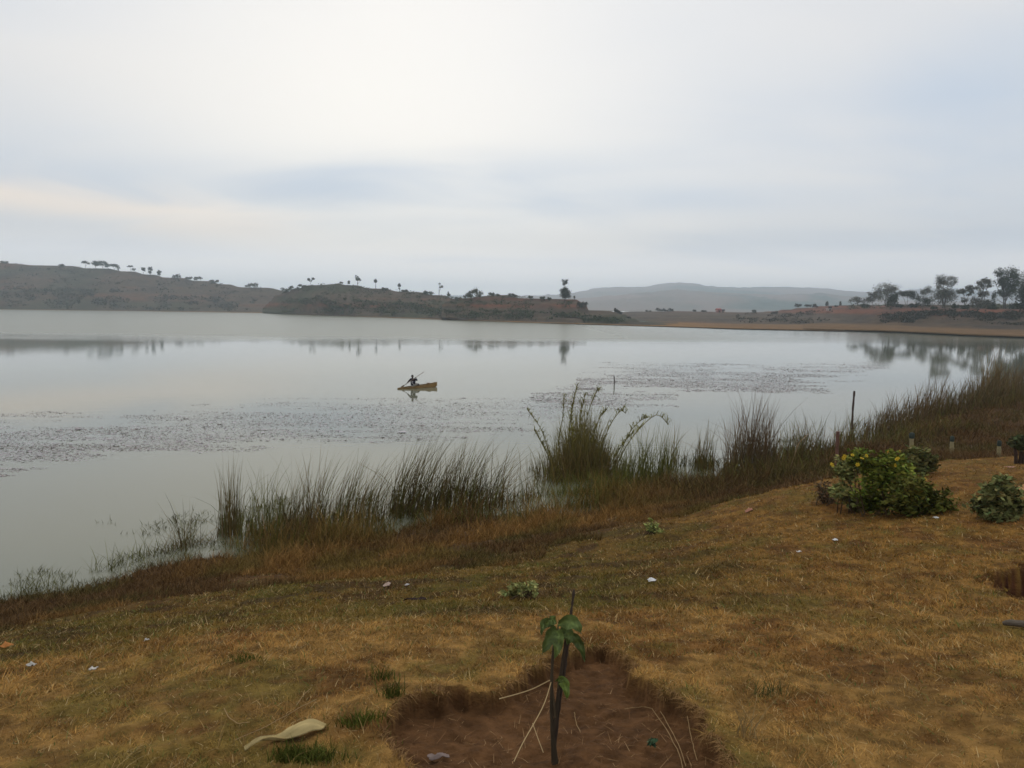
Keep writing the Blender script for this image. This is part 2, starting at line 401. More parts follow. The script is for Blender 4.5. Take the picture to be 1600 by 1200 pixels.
# ------------------------------------------------------------------ water + far land sheet
g = Geo(); g.add([(-1500, -60, 0), (1200, -60, 0), (1200, 760, 0), (-1500, 760, 0)], [[0, 1, 2, 3]], (.2, .2, .16))
tag(g.build('water', M_water), kind='structure')
g = Geo()
xs = np.linspace(-4500, 4500, 60); ys = np.linspace(720, 4150, 40); XX, YY = np.meshgrid(xs, ys)
g.add(np.stack([XX, YY, .4+6*fbm(XX*.002, YY*.002, 40)-2], -1).reshape(-1, 3), grid_faces(40, 60), (.16, .12, .08)); tag(g.build('terrain', M_hill, smooth=True), kind='structure')

# ------------------------------------------------------------------ hills lofted through rows
def loft(name, rows, nc=260, sub=10, amp=1.0, cols=None, kind='structure', zamp=None, terr=0.0):
    """rows: (mode, [(px, a, b)...]); modes pz=(px,py,z)  pd=(px,py,dist)  dz=(px,z,dist)"""
    x0 = max(r[1][0][0] for r in rows); x1 = min(r[1][-1][0] for r in rows); px = np.linspace(x0, x1, nc); pts = []
    for mode, L_ in rows:
        L_ = np.array(L_, float); a = np.interp(px, L_[:, 0], L_[:, 1]); b_ = np.interp(px, L_[:, 0], L_[:, 2])
        pts.append({'pz': P, 'pd': W, 'dz': DZ}[mode](px, a, b_))
    V = []; rowt = []
    for i in range(len(pts)-1):
        for k in range(sub):
            V.append(lerp(pts[i], pts[i+1], k/sub)); rowt.append(i+k/sub)
    V.append(pts[-1]); rowt.append(len(pts)-1); V = np.array(V); rowt = np.array(rowt)
    am = amp*np.interp(rowt, range(len(pts)), zamp if zamp else [0]+[1]*(len(pts)-2)+[0])[:, None]
    D_ = V[..., 1]; s = .035
    V[..., 2] += am*((fbm(V[..., 0]*s, D_*s, 50, 5, .55)-.5)*2)
    if terr:
        z = V[..., 2]; q = z/terr; fr = q-np.floor(q); V[..., 2] = np.where(am > 0, lerp(z, (np.floor(q)+sstep(.55, 1, fr))*terr, .75), z)
    if cols is None: c = np.tile((.2, .13, .08), (V.shape[0]*V.shape[1], 1))
    else: c = cols(V, rowt[:, None]*np.ones((1, nc)), np.tile(px, (V.shape[0], 1))).reshape(-1, 3)
    gg = Geo(); gg.add(V.reshape(-1, 3), grid_faces(V.shape[0], nc), c)
    oo = gg.build(name, M_hill, smooth=True); tag(oo, kind=kind)
    return oo
HB, HG, HR, HO, HD = map(np.array, ([.10, .072, .048], [.042, .052, .026], [.22, .085, .045], [.28, .155, .06], [.05, .04, .03]))
def hcol(strip_end, red=0.3, green=.5, base=HB, ochre=1.0):
    def f(V, rt, px):
        x, y, z = V[..., 0], V[..., 1], V[..., 2]
        a = fbm(x*.02, z*.12+y*.004, 60, 5); b_ = fbm(x*.006, z*.5, 61, 4); c_ = fbm(x*.07, y*.05+z*.2, 62, 4)
        col = mixc(base, HR*.75, sstep(.54, .70, b_)*red)
        col = mixc(col, HG, sstep(.47, .62, a)*green)
        col = mixc(col, HD, sstep(.55, .66, c_)*.6)
        st = sstep(strip_end+.25, strip_end-.1, rt+.5*(c_-.5))*ochre; col = mixc(col, HO*.85, st*(.6+.4*sstep(.35, .55, a)))
        col = mixc(col, HD, sstep(1.05, .8, rt)*.75)
        return col
    return f
A_sh = [(-700, 477, 0), (0, 483.2, 0), (200, 485.5, 0), (400, 488.4, 0), (500, 490.5, 0)]
A_rg = [(-700, 400, 760), (0, 410, 720), (60, 413, 715), (120, 416, 710), (150, 418, 700), (200, 423, 690), (260, 432, 680), (320, 438, 670), (370, 446, 660), (410, 449, 650), (440, 452, 650), (500, 468, 650)]
def off(row, dy, val): return [(a, b+dy, val if not callable(val) else val(a)) for a, b, _ in row]
loft('hill', [('pz', off(A_sh, .6, -.5)), ('pz', off(A_sh, -.4, .5)), ('pd', [(-700, 474, 600), (0, 480, 560), (400, 485.2, 560), (500, 487, 560)]),
              ('pd', [(-700, 436, 680), (0, 446, 640), (200, 454, 620), (400, 468, 610), (500, 478, 610)]), ('pd', A_rg),
              ('dz', [(-700, 40, 900), (500, -1, 850)])], amp=2.2, zamp=[0, .1, .2, .8, .25, 0], cols=hcol(1.4, .5, .55), terr=3.0)
B_sh = [(410, 488.9, 0), (440, 490.3, 0), (560, 494, 0), (700, 499, 0), (760, 501, 0)]
B_rg = [(410, 482, 500), (430, 462, 480), (455, 452, 460), (485, 444, 450), (530, 442, 440), (545, 444, 438), (565, 447, 435), (620, 453, 425), (680, 459, 410), (720, 467, 400), (745, 474, 395), (760, 480, 390)]
loft('hill', [('pz', off(B_sh, .6, -.5)), ('pz', off(B_sh, -.5, .5)), ('pd', [(410, 487, 475), (440, 488, 440), (560, 491.2, 375), (700, 495.6, 335), (760, 498, 330)]),
              ('pd', [(410, 485, 495), (440, 472, 455), (500, 463, 410), (600, 470, 390), (700, 478, 365), (760, 489, 350)]), ('pd', B_rg), ('dz', [(410, -1, 560), (760, -1, 470)])],
     amp=1.7, zamp=[0, .1, .2, .9, .15, 0], cols=hcol(1.5, .9, .7), terr=2.0)
C_sh = [(690, 498.4, 0), (800, 502.3, 0), (900, 505, 0), (985, 507.3, 0), (1060, 509, 0)]
C_rg = [(690, 474, 330), (705, 468, 328), (728, 465, 325), (742, 462, 322), (790, 461, 318), (820, 464, 316), (860, 467, 314), (900, 468, 312), (914, 471, 311), (920, 484, 311), (955, 486, 309), (972, 488, 308), (985, 496, 307), (1000, 500, 306), (1060, 503.5, 306)]
loft('hill', [('pz', off(C_sh, .7, -.5)), ('pz', off(C_sh, -.8, .6)), ('pd', [(690, 495, 306), (800, 498.5, 285), (900, 501.5, 270), (985, 503.8, 262), (1060, 506, 260)]),
              ('pd', [(690, 484, 318), (800, 485, 297), (900, 488, 287), (920, 493, 287), (985, 500.5, 282), (1060, 505, 280)]), ('pd', C_rg), ('dz', [(690, -1, 380), (1060, -1, 350)])],
     amp=1.1, zamp=[0, .1, .2, .9, .12, 0], cols=hcol(1.5, 1.0, .75), terr=1.6)
D_sh = [(860, 504, 0), (975, 507, 0), (1060, 509.2, 0), (1150, 512, 0), (1230, 513.6, 0), (1320, 515.5, 0)]
D_rg = [(860, 488, 560), (930, 486.5, 540), (975, 487, 520), (1010, 486.5, 510), (1050, 485.5, 500), (1150, 487, 480), (1190, 487.5, 470), (1215, 485, 460), (1240, 482, 450), (1270, 479, 440), (1300, 477.5, 430), (1320, 477, 430)]
loft('hill', [('pz', off(D_sh, .7, -.5)), ('pz', off(D_sh, -1.2, .7)), ('pd', [(860, 501, 380), (975, 502, 330), (1060, 503.5, 310), (1150, 505, 300), (1230, 505.5, 290), (1320, 506, 285)]),
              ('pd', [(860, 497, 480), (975, 494, 430), (1060, 492.5, 400), (1150, 494, 380), (1230, 493, 360), (1320, 490, 350)]), ('pd', D_rg), ('dz', [(860, -1, 640), (1320, 6, 560)])],
     amp=.8, zamp=[0, .1, .2, .7, .1, 0], cols=hcol(1.85, .9, .5), terr=1.2)
E_sh = [(1255, 514.3, 0), (1320, 516.4, 0), (1400, 518.6, 0), (1500, 523, 0), (1600, 526.5, 0), (1800, 531, 0), (2100, 538, 0)]
loft('hill', [('pz', off(E_sh, .9, -.5)), ('pz', off(E_sh, -2.6, .7)), ('pd', [(1255, 505, 290), (1320, 504.5, 270), (1400, 504, 245), (1500, 507, 225), (1600, 509, 215), (2100, 515, 190)]),
              ('pd', [(1255, 503, 320), (1330, 502, 300), (1378, 488.5, 262), (1400, 487, 255), (1480, 483, 245), (1600, 485, 235), (2100, 486, 215)]),
              ('pd', [(1255, 490, 380), (1330, 482, 350), (1400, 480, 310), (1500, 479, 300), (1600, 480, 290), (2100, 476, 270)]),
              ('pd', [(1255, 481, 430), (1290, 477.5, 425), (1330, 476.5, 420), (1400, 475, 410), (1500, 476, 400), (1600, 476, 390), (2100, 470, 370)]), ('dz', [(1255, 4, 600), (2100, 4, 560)])],
     amp=.9, zamp=[0, .1, .35, .6, .6, .2, 0], cols=hcol(1.72, 1.0, .95, HB*.8, .8), terr=1.0)
# distant ranges
def fcol(V, rt, px):
    x, y, z = V[..., 0], V[..., 1], V[..., 2]
    a = fbm(x*.004, z*.02+y*.002, 70, 5); b_ = fbm(x*.0025, z*.012, 71, 4)
    c = mixc(np.array([.24, .17, .13]), np.array([.06, .09, .06]), sstep(.45, .6, a)); return mixc(c, np.array([.27, .17, .12]), sstep(.5, .65, b_)*.7)
loft('mountain', [('dz', [(500, 0, 2600), (1800, 0, 2600)]), ('pd', [(500, 470, 2900), (700, 466, 2900), (900, 460, 2900), (1060, 452, 2900), (1200, 456, 2900), (1400, 464, 2900), (1800, 466, 2900)]),
      ('pd', [(500, 468, 3400), (700, 461.5, 3400), (760, 463, 3400), (850, 464, 3400), (890, 459, 3400), (930, 450, 3400), (960, 448.5, 3400), (1010, 448, 3400), (1030, 443.5, 3400), (1060, 441, 3400), (1088, 442.5, 3400), (1105, 447, 3400), (1160, 449, 3400), (1230, 448, 3400), (1290, 450.5, 3400), (1330, 455, 3400), (1380, 458, 3400), (1440, 451, 3400), (1490, 450, 3400), (1560, 456, 3400), (1800, 460, 3400)]),
      ('dz', [(500, 0, 3900), (1800, 0, 3900)])], amp=14, sub=14, zamp=[0, 1, .3, 0], cols=fcol)
loft('mountain', [('dz', [(700, 0, 1700), (1600, 0, 1700)]), ('pd', [(700, 479, 1900), (860, 476, 1900), (1000, 470, 1900), (1150, 468, 1900), (1300, 470, 1900), (1600, 478, 1900)]),
      ('pd', [(700, 478, 2200), (830, 474, 2200), (880, 468, 2200), (930, 464, 2200), (1000, 457, 2200), (1050, 453, 2200), (1090, 454, 2200), (1150, 459, 2200), (1230, 460, 2200), (1280, 458, 2200), (1340, 464, 2200), (1400, 470, 2200), (1600, 474, 2200)]),
      ('dz', [(700, 0, 2600), (1600, 0, 2600)])], amp=12, sub=14, zamp=[0, 1, .35, 0], cols=fcol)

# ------------------------------------------------------------------ trees
LG = np.array([.05, .06, .024]); LO = np.array([.075, .075, .03]); LB = np.array([.05, .045, .028])
def leafcol(n, base, var=.35): 
    c = np.asarray(base)[None]*(1+rng.normal(0, var, (n, 1))); c[:, 0] *= 1+rng.normal(0, .12, n); return np.clip(c, .008, .6)
def tree(name, label, cat, px, pyb, pyt, d, blobs, n=400, leaf=.5, base=LG, trunks=((0, 0),), group=None, trad=.022, sink=.5):
    """blobs in tree units: x (in heights), z (0..1), rx, rz"""
    b0 = W(px, pyb, d); b0[2] -= 0.0; H = (pyb-pyt)*d/F
    e = empty(name, b0, label, cat, group)
    gt = Geo()
    for bi, (x, z, rx, rz) in enumerate(blobs):
        sx0 = trunks[bi % len(trunks)][0]*H
        mid = b0+np.array([sx0+(x*H-sx0)*.35, 0, z*H*.5]); top = b0+np.array([x*H, rng.uniform(-.4, .4)*rx*H, z*H])
        st = b0+np.array([sx0, 0, -sink]) if bi < len(trunks) or z < .3 else b0+np.array([sx0*.8, 0, z*H*.35])
        if bi >= len(trunks): mid = (st+top)/2+np.array([0, 0, -.03*H])
        r = trad*H*(1 if bi < len(trunks) else .55)
        tube(gt, [st, mid, top], [r, r*.7, r*.3], 6, (.075, .06, .045))
        for _ in range(3):
            q = top+rng.normal(size=3)*np.array([rx, rx, rz])*H*.5; tube(gt, [lerp(mid, top, .6), q], [r*.35, r*.12], 4, (.07, .055, .04), False)
    gt.build('trunk', M_bark, e)
    gl = Geo(); tot = sum(rx*rx*rz for _, _, rx, rz in blobs)**1
    for (x, z, rx, rz) in blobs:
        rz = rz*(1.35 if d > 340 else 1.15); rx = rx*1.08
        c0 = b0+np.array([x*H, 0, z*H]); k = max(30, int(1.15*n*(rx*rx*rz)/tot)); 
        # sub-clumps give the crown random tones and gaps
        m = max(5, int(6+k/70)); cc = blobpts(m, c0, np.array([rx, rx, rz])*H*.72, .5)
        w = rng.integers(0, m, k); tone = rng.normal(1, .22, m)[w][:, None]
        pts = cc[w]+rng.normal(size=(k, 3))*np.array([rx, rx, rz])*H*.19
        leaves(gl, pts, leaf*rng.uniform(.6, 1.3, k), leafcol(k, base, .2)*tone, 1.5)
    gl.build('crown', M_leaf, e)
    return e
def rat(row, px):
    r = np.array(row, float); return float(np.interp(px, r[:, 0], r[:, 1])), float(np.interp(px, r[:, 0], r[:, 2]))
# left ridge (px, top py, blobs, label)
def ridge_tree(row, px, top, blobs, label, name='tree', cat='tree', n=260, leaf=.75, base=LG, dy=1.0, group=None, trad=.03, trunks=((0, 0),)):
    py, d = rat(row, px); return tree(name, label, cat, px, py+dy, top, d-3, blobs, n, leaf, base, trunks, group, trad, 1.2)
GA = 'trees along the left ridge'
ridge_tree(A_rg, 134, 408, [(-.1, .85, .45, .18), (.35, .62, .3, .12)], 'leftmost small flat topped tree on the left ridge', group=GA)
ridge_tree(A_rg, 149, 408, [(0, .7, .5, .3), (.3, .5, .4, .2)], 'dark round tree left of the joined pair on the left ridge', group=GA)
ridge_tree(A_rg, 161, 408, [(-.3, .72, .4, .26), (.15, .66, .45, .26), (.6, .4, .4, .2)], 'broadest dark spreading tree crown on the left ridge', group=GA, n=420)
ridge_tree(A_rg, 179, 412, [(-.3, .72, .55, .18), (.25, .62, .5, .2), (.6, .3, .25, .16)], 'low wide dark tree just right of the ridge clump', group=GA, n=340)
ridge_tree(A_rg, 205, 415, [(-.2, .85, .45, .12), (.45, .42, .3, .15)], 'thin leaning windblown tree with two small pads of leaves', group=GA, n=180)
ridge_tree(A_rg, 224, 418.5, [(0, .72, .38, .28)], 'small round tree on a thin trunk on left ridge', group=GA, n=160)
ridge_tree(A_rg, 235, 417.5, [(0, .75, .34, .24), (0, .32, .28, .16)], 'two tier round tree standing on left ridge slope', group=GA, n=220)
ridge_tree(A_rg, 249, 421.5, [(0, .45, .32, .3), (0, .8, .18, .2)], 'pointed dark tree right of the two tier ridge tree', group=GA, n=180)
GB = 'bushes along the left ridge'
for (px, top, w, lab) in [(275, 427, 1.1, 'largest dark bush on the descending left ridge'), (295, 432, 1.5, 'low pale green bush on the left ridge beside larger bush'), (309, 431.5, 1.1, 'rounded dark bush midway down the left ridge'), (335, 436.5, 1.6, 'low wide bush on the lower left ridge'), (388, 442, .9, 'left one of two small bushes near the ridge end'), (397, 441, 1.0, 'right one of two small bushes near the ridge end'), (97, 412, 1.8, 'flat low bush on skyline at upper left ridge'), (8, 407, 1.8, 'faint low bush on skyline at the far left edge')]:
    ridge_tree(A_rg, px, top, [(-.3*w, .4, .6*w, .35), (.4*w, .42, .5*w, .4)], lab, 'bush', 'bush', n=220, leaf=.7, base=LO*.8, group=GB)
GC = 'trees along the middle ridge'
ridge_tree(B_rg, 486, 434, [(-.3, .72, .3, .16), (.3, .85, .3, .14), (.05, .55, .18, .1)], 'forked flat topped tree at left end of middle hill', group=GC, n=220, leaf=.5)
ridge_tree(B_rg, 532, 440, [(0, .5, .8, .4), (.9, .4, .5, .3)], 'small dark shrub at the top of the middle hill', 'bush', 'bush', n=120, leaf=.5, group=GC)
ridge_tree(B_rg, 545, 438, [(0, .45, .4, .25), (0, .8, .2, .18)], 'shortest conical tree on middle hill beside tall thin one', group=GC, n=160, leaf=.5)
ridge_tree(B_rg, 559, 431, [(-.08, .85, .16, .15), (.05, .62, .26, .14), (.28, .58, .12, .06)], 'tallest thin tree with ragged crown on middle hill', group=GC, n=200, leaf=.5)
ridge_tree(B_rg, 587, 435, [(0, .8, .15, .1), (0, .66, .2, .12)], 'slender tree with small tuft crown and bare trunk', group=GC, n=150, leaf=.45)
ridge_tree(B_rg, 624, 443, [(0, .74, .26, .22), (0, .28, .16, .12)], 'small lollipop tree on the right slope of middle hill', group=GC, n=150, leaf=.45)
ridge_tree(B_rg, 686, 443, [(.02, .93, .14, .07), (.18, .72, .22, .09)], 'nearly bare windblown tree with flag shaped crown', group=GC, n=110, leaf=.4)
ridge_tree(B_rg, 701, 456, [(0, .35, .32, .3), (0, .72, .2, .25)], 'dark conical tree where middle hill meets the next', group=GC, n=200, leaf=.45)
GD = 'bushes on the middle hills'
for (px, top, w, lab) in [(460, 446, 1.2, 'green bush climbing the left shoulder of middle hill'), (447, 449, 1.0, 'lower green bush at foot of middle hill shoulder'), (472, 443.5, 1.2, 'upper green bush below the forked tree'), (601, 449, 1.2, 'tiny shrub between slender and lollipop trees'), (633, 452, 1.0, 'small shrub just right of the lollipop tree'), (668, 453.5, 1.4, 'wide dark shrub left of the bare windblown tree'), (716, 464, 1.1, 'bush in the saddle between the two hills')]:
    ridge_tree(B_rg, px, top, [(-.4*w, .45, .6*w, .4), (.4*w, .4, .6*w, .35)], lab, 'bush', 'bush', n=220, leaf=.5, base=LG, group=GD, dy=2.5)
ridge_tree(C_rg, 742, 451, [(-.5, .4, .5, .4), (.1, .55, .5, .45), (.6, .45, .4, .35)], 'large bushy green thicket at left of the nearer hill', 'bush', 'bush', n=700, leaf=.4, base=LO, dy=3, group=GD)
for (px, top, w, lab) in [(731, 456, 1.0, 'low dark bush at left foot of the green thicket'), (769, 456, 1.0, 'dark bush right of the green thicket'), (778, 458.5, .9, 'smaller bush trailing the dark bush by thicket'), (799, 457.5, 1.2, 'mid ridge bush with ragged top on nearer hill'), (805, 460, 1.2, 'low bush beside the ragged ridge bush'), (829, 461.5, 1.0, 'thin pale shrub in the middle of nearer ridge'), (848, 462.5, 1.1, 'left low bush near the lone tall tree'), (858, 463.5, 1.0, 'right low bush near the lone tall tree')]:
    ridge_tree(C_rg, px, top, [(-.35*w, .45, .5*w, .4), (.35*w, .4, .5*w, .35)], lab, 'bush', 'bush', n=220, leaf=.35, base=LG, group=GD, dy=1.5)
ridge_tree(C_rg, 882.5, 434.5, [(-.02, .82, .17, .15), (0, .36, .25, .2), (.02, .5, .14, .1), (.03, .2, .27, .12)], 'lone tall tree with round top ball above a bare gap', 'pine_tree', 'tree', n=1700, leaf=.32, base=LG*.75, dy=1.5, trad=.016)
ridge_tree(C_rg, 897.5, 462, [(0, .5, .22, .35), (0, .85, .14, .15)], 'tiny slim sapling right of the lone tall tree', 'tree', 'tree', n=80, leaf=.3)
for (px, py, top, d, w, lab) in [(912, 482, 469, 300, .7, 'dense bush clinging to the cliff edge'), (905, 480, 470, 299, .6, 'brown bush left of the cliff edge bush'), (963, 488, 481, 300, .9, 'dark bush on the low point past the cliff'), (968, 491, 485, 300, .9, 'low bush under the bush on the point'), (982, 499, 494, 300, 1.1, 'last low shrub at the tip of the point')]:
    tree('bush', lab, 'bush', px, py, top, d, [(-.2*w, .45, .45*w, .4), (.25*w, .4, .45*w, .4)], 300, .35, LB, ((0, 0),), 'bushes on the point', .03)
for (px, top, w, lab) in [(1013, 484, 1.5, 'leftmost low bush on the flat far bank'), (1030, 481.5, 1.2, 'darkest bush in the row on the flat far bank'), (1038, 481, 1.2, 'tallest bush in the row on the flat far bank'), (1048, 481.5, .9, 'right end bush of the row on the flat far bank'), (1085, 483.5, .7, 'single small bush past the row on far bank'), (1100, 484.5, 1.6, 'flat scrub bush left of the red roofed house'), (1178, 484, .8, 'single dark bush where the far bank starts rising')]:
    ridge_tree(D_rg, px, top, [(-.4*w, .45, .6*w, .4), (.4*w, .4, .6*w, .35)], lab, 'bush', 'bush', n=160, leaf=.5, base=LB, group='bushes on the far bank', dy=1.0)
for (px, py, top, d, w, lab) in [(1210, 493, 486, 400, 1, 'dark bush on the rising far field'), (1228, 497, 488, 380, 1.6, 'wide dark thicket below the far red field'), (1247, 479.5, 474, 470, 1.4, 'left distant tree clump above the far field'), (1262, 479, 475.5, 470, 2.2, 'low distant tree clump above the far field'), (1273, 479, 474.5, 440, .9, 'dark tree beside the far white shed'), (1292, 479, 470, 450, .35, 'slim distant tree left of the near grove'), (1313, 478, 471, 450, .4, 'second slim distant tree left of the grove'), (1307, 481, 477, 400, .9, 'small round shrub on the terraced field edge')]:
    tree('bush' if 'tree' not in lab else 'tree', lab, 'bush' if 'tree' not in lab else 'tree', px, py, top, d, [(-.3*w, .45, .5*w, .4), (.3*w, .42, .5*w, .4)], 240, .45, LB, ((0, 0),), 'bushes on the far field', .03)
# the grove on the right bank: px, base, top, dist, blobs, n, label
GV = 'trees of the grove on the right bank'
LV = np.array([.095, .092, .055])
grove = [
 (1342, 476, 461.5, 330, [(-.5, .45, .55, .35), (.1, .6, .5, .35), (.7, .5, .5, .4)], 700, LV, 'low spreading tree at the left end of grove'),
 (1363, 476, 454, 330, [(0, .78, .32, .2), (0, .4, .35, .3)], 700, LV*.85, 'dark small tree left of the big pale dome'),
 (1383, 477, 442, 320, [(0, .7, .42, .26), (-.28, .5, .25, .3), (.25, .45, .25, .3)], 2400, LV*1.25, 'large airy dome shaped tree in the left grove'),
 (1392, 483, 457, 280, [(0, .5, .3, .42), (.1, .75, .2, .2)], 1100, LG*.8, 'dense dark bushy tree in front of dome tree'),
 (1416, 477, 453.5, 320, [(-.4, .72, .4, .2), (.1, .75, .5, .24), (.5, .62, .35, .25)], 1500, LG*.75, 'flat topped dark tree right of the dome tree'),
 (1446, 474, 448, 320, [(0, .72, .3, .24)], 600, LV, 'small round tree rising behind the grove hedge'),
 (1445, 482, 462, 285, [(-.2, .45, .5, .42), (.3, .5, .35, .4)], 900, LG*.85, 'dense low bushy tree under the small round tree'),
 (1473, 485, 427, 268, [(-.06, .84, .17, .14), (.1, .78, .17, .13), (-.05, .68, .16, .1), (.17, .65, .08, .06), (0, .34, .26, .24), (.05, .5, .16, .1)], 3000, LV, 'tallest two tier tree with open crown mid grove'),
 (1509, 484, 445, 270, [(-.2, .72, .18, .1), (.12, .84, .2, .11), (.1, .66, .14, .1), (-.1, .4, .12, .1)], 1300, LV*1.1, 'leaning forked tree with flat leaf pads'),
 (1533, 483, 434, 275, [(0, .86, .18, .1), (.14, .76, .14, .09), (-.1, .66, .12, .12), (.02, .5, .14, .12)], 1500, LV*1.2, 'thin airy tall tree with see through crown'),
 (1528, 486, 457, 255, [(-.1, .45, .34, .4), (.3, .35, .3, .3)], 1000, LV*.9, 'bushy tree at foot of the airy tall tree'),
 (1569, 484, 418, 258, [(-.16, .86, .12, .12), (-.1, .66, .14, .14), (.1, .82, .16, .14), (.12, .6, .17, .2), (.02, .42, .17, .14), (-.26, .34, .08, .09), (-.28, .64, .05, .04)], 4200, LG, 'tallest dense dark eucalyptus near right frame edge'),
 (1600, 484, 427, 262, [(-.05, .8, .18, .18), (.05, .55, .22, .2)], 2000, LV*.85, 'tree cut by the right frame edge behind dark bush'),
 (1606, 494, 446, 205, [(0, .55, .36, .42), (-.12, .38, .25, .25)], 2000, LG*.45, 'darkest dense bush tree at the right frame edge'),
]
for (px, pb_, pt_, d, bl, n, base, lab) in grove: tree('tree', lab, 'tree', px, pb_, pt_, d, [(q_[0], q_[1], q_[2]*1.18, q_[3]*1.1) for q_ in bl], int(n*.95), .33, base, ((0, 0), (.04, 0)) if n > 1300 else ((0, 0),), GV, .014)
for (px, pb_, pt_, d, w, lab) in [(1352, 480, 474, 300, 1.6, 'low scrub under the left end of the grove'), (1405, 481, 474, 285, 1.2, 'low shrub under the flat topped grove tree'), (1425, 481, 473, 285, 1.4, 'light green shrub left of the dense low tree'), (1460, 484, 478, 262, 1.2, 'little shrub at foot of tallest two tier tree'), (1492, 483, 474, 265, .9, 'small shrub between two tier and leaning trees'), (1507, 487, 472, 250, .5, 'dark upright bush under the leaning forked tree'), (1527, 489, 481, 246, .5, 'small dark bush on the bank edge in grove'), (1550, 489, 474, 248, .6, 'dark bush left of the eucalyptus foot'), (1546, 484, 465, 262, .8, 'pale shrub behind the bank edge in grove'), (1585, 486, 470, 250, .7, 'shrub at right foot of the eucalyptus')]:
    tree('bush', lab, 'bush', px, pb_, pt_, d, [(-.3*w, .45, .5*w, .4), (.3*w, .42, .5*w, .4)], 400, .33, LG*.8, ((0, 0),), 'undergrowth bushes of the grove', .03)

# houses far away
def house(label, px, pyb, w, dpt, h, roof_h, d, wall, roofc, rot=.2, flat=False):
    b0 = W(px, pyb, d); b0[2] -= .4; e = empty('house', b0, label, 'house', 'small houses on the far bank')
    e.rotation_euler.z = rot; cr, sr = math.cos(rot), math.sin(rot)
    def bx(g, x0, x1, y0, y1, z0, z1, c):
        v = np.array([(x, y, z) for z in (z0, z1) for y in (y0, y1) for x in (x0, x1)]); g.add(v+b0, [[0, 2, 3, 1], [4, 5, 7, 6], [0, 1, 5, 4], [2, 6, 7, 3], [0, 4, 6, 2], [1, 3, 7, 5]], c)
    g = Geo(); bx(g, -w/2, w/2, -dpt/2, dpt/2, 0, h, wall)
    if not flat:
        g.add(np.array([(-w/2, -dpt/2, h), (-w/2, dpt/2, h), (-w/2, 0, h+roof_h-.05), (w/2, -dpt/2, h), (w/2, dpt/2, h), (w/2, 0, h+roof_h-.05)])+b0, [[0, 1, 2], [3, 5, 4]], wall)
    g.build('wall', M_wall, e)
    g = Geo(); ov = .35
    if flat: bx(g, -w/2-.2, w/2+.2, -dpt/2-.2, dpt/2+.2, h+.003, h+.2, roofc)
    else:
        for s in (-1, 1):
            p = np.array([(-w/2-ov, s*(dpt/2+ov), h-.25), (w/2+ov, s*(dpt/2+ov), h-.25), (w/2+ov, 0, h+roof_h), (-w/2-ov, 0, h+roof_h)])
            g.add(np.concatenate([p, p+[0, 0, .12]])+b0, [[0, 1, 2, 3], [4, 7, 6, 5], [0, 4, 5, 1], [1, 5, 6, 2], [2, 6, 7, 3], [3, 7, 4, 0]], roofc)
    g.build('roof', M_wall, e)
    g = Geo(); bx(g, -.45, .45, -dpt/2-.05, -dpt/2-.005, 0, 2.0, (.06, .04, .03)); g.build('door', M_wood, e)
    for sx_ in (-1, 1):
        g = Geo(); bx(g, sx_*w*.3-.45, sx_*w*.3+.45, -dpt/2-.05, -dpt/2-.005, 1.1, 2.1, (.03, .03, .035)); g.build('window', M_wall, e)
house('tiny red roofed house on the skyline of the far bank', 1122.5, 487.2, 2.6, 3.2, 1.6, .9, 470, (.42, .2, .15), (.42, .07, .05))
house('tiny beige shed right of the red roofed house', 1128, 487.3, 2.4, 3, 1.1, .5, 472, (.45, .33, .24), (.3, .2, .15))
house('long low white roofed shed in the far red field', 1271, 482.3, 4.5, 3, .9, .3, 420, (.4, .33, .28), (.6, .58, .56), flat=True)
house('small pale shed on the terraced field by the grove', 1295, 484.2, 1.6, 2, .9, .3, 360, (.5, .42, .36), (.55, .5, .46), flat=True)

# scrub scattered on the hill faces (uncountable)
g = Geo()
def scrub(row_lo, row_hi, x0, x1, n, s0, s1, base):
    n = int(n*1.7)
    px = rng.uniform(x0, x1, n); tt = rng.uniform(0, 1, n)**.8
    for p_, t_ in zip(px, tt):
        yl, dl = rat(row_lo, p_); yh, dh = rat(row_hi, p_)
        if vn(np.array([p_*.05]), np.array([t_*4.]), 88)[0] < .42: continue
        c = W(p_, lerp(yl, yh, t_), lerp(dl, dh, t_)-1.5); k = 10; s = rng.uniform(s0, s1)
        leaves(g, c+rng.normal(size=(k, 3))*s*np.array([.9, .5, .4]), s*.7, leafcol(k, base, .25), 1.3)
scrub([(0, 479, 560), (400, 485, 560)], [(0, 446, 640), (200, 454, 620), (400, 468, 610)], 0, 400, 520, .8, 2.0, LB*1.1)
scrub([(0, 446, 640), (200, 454, 620), (440, 468, 612)], A_rg, 0, 430, 300, .6, 1.5, LB)
scrub([(440, 488, 440), (560, 491, 375), (720, 495, 333)], [(440, 472, 455), (500, 463, 410), (600, 470, 390), (720, 480, 363)], 440, 720, 420, .5, 1.4, LG)
scrub([(440, 472, 455), (500, 463, 410), (600, 470, 390), (720, 480, 363)], B_rg, 440, 720, 220, .4, 1.0, LG)
scrub([(690, 495, 306), (800, 498, 285), (975, 503.5, 263)], [(690, 484, 318), (800, 485, 297), (900, 488, 287), (975, 499, 285)], 695, 975, 420, .35, 1.0, LG)
scrub([(690, 484, 318), (800, 485, 297), (900, 488, 287)], C_rg, 700, 912, 200, .3, .8, LG)
scrub([(1150, 504, 300), (1320, 505, 286)], [(1150, 490, 400), (1320, 484, 380)], 1150, 1320, 220, .4, 1.1, LB)
scrub([(1378, 503, 248), (1600, 508, 217)], [(1378, 489, 260), (1480, 484, 244), (1600, 486, 234)], 1378, 1610, 900, .3, .8, LB*1.1)
scrub([(1340, 482, 330), (1600, 481, 270)], [(1340, 478, 400), (1600, 478, 350)], 1330, 1610, 260, .5, 1.3, LO)
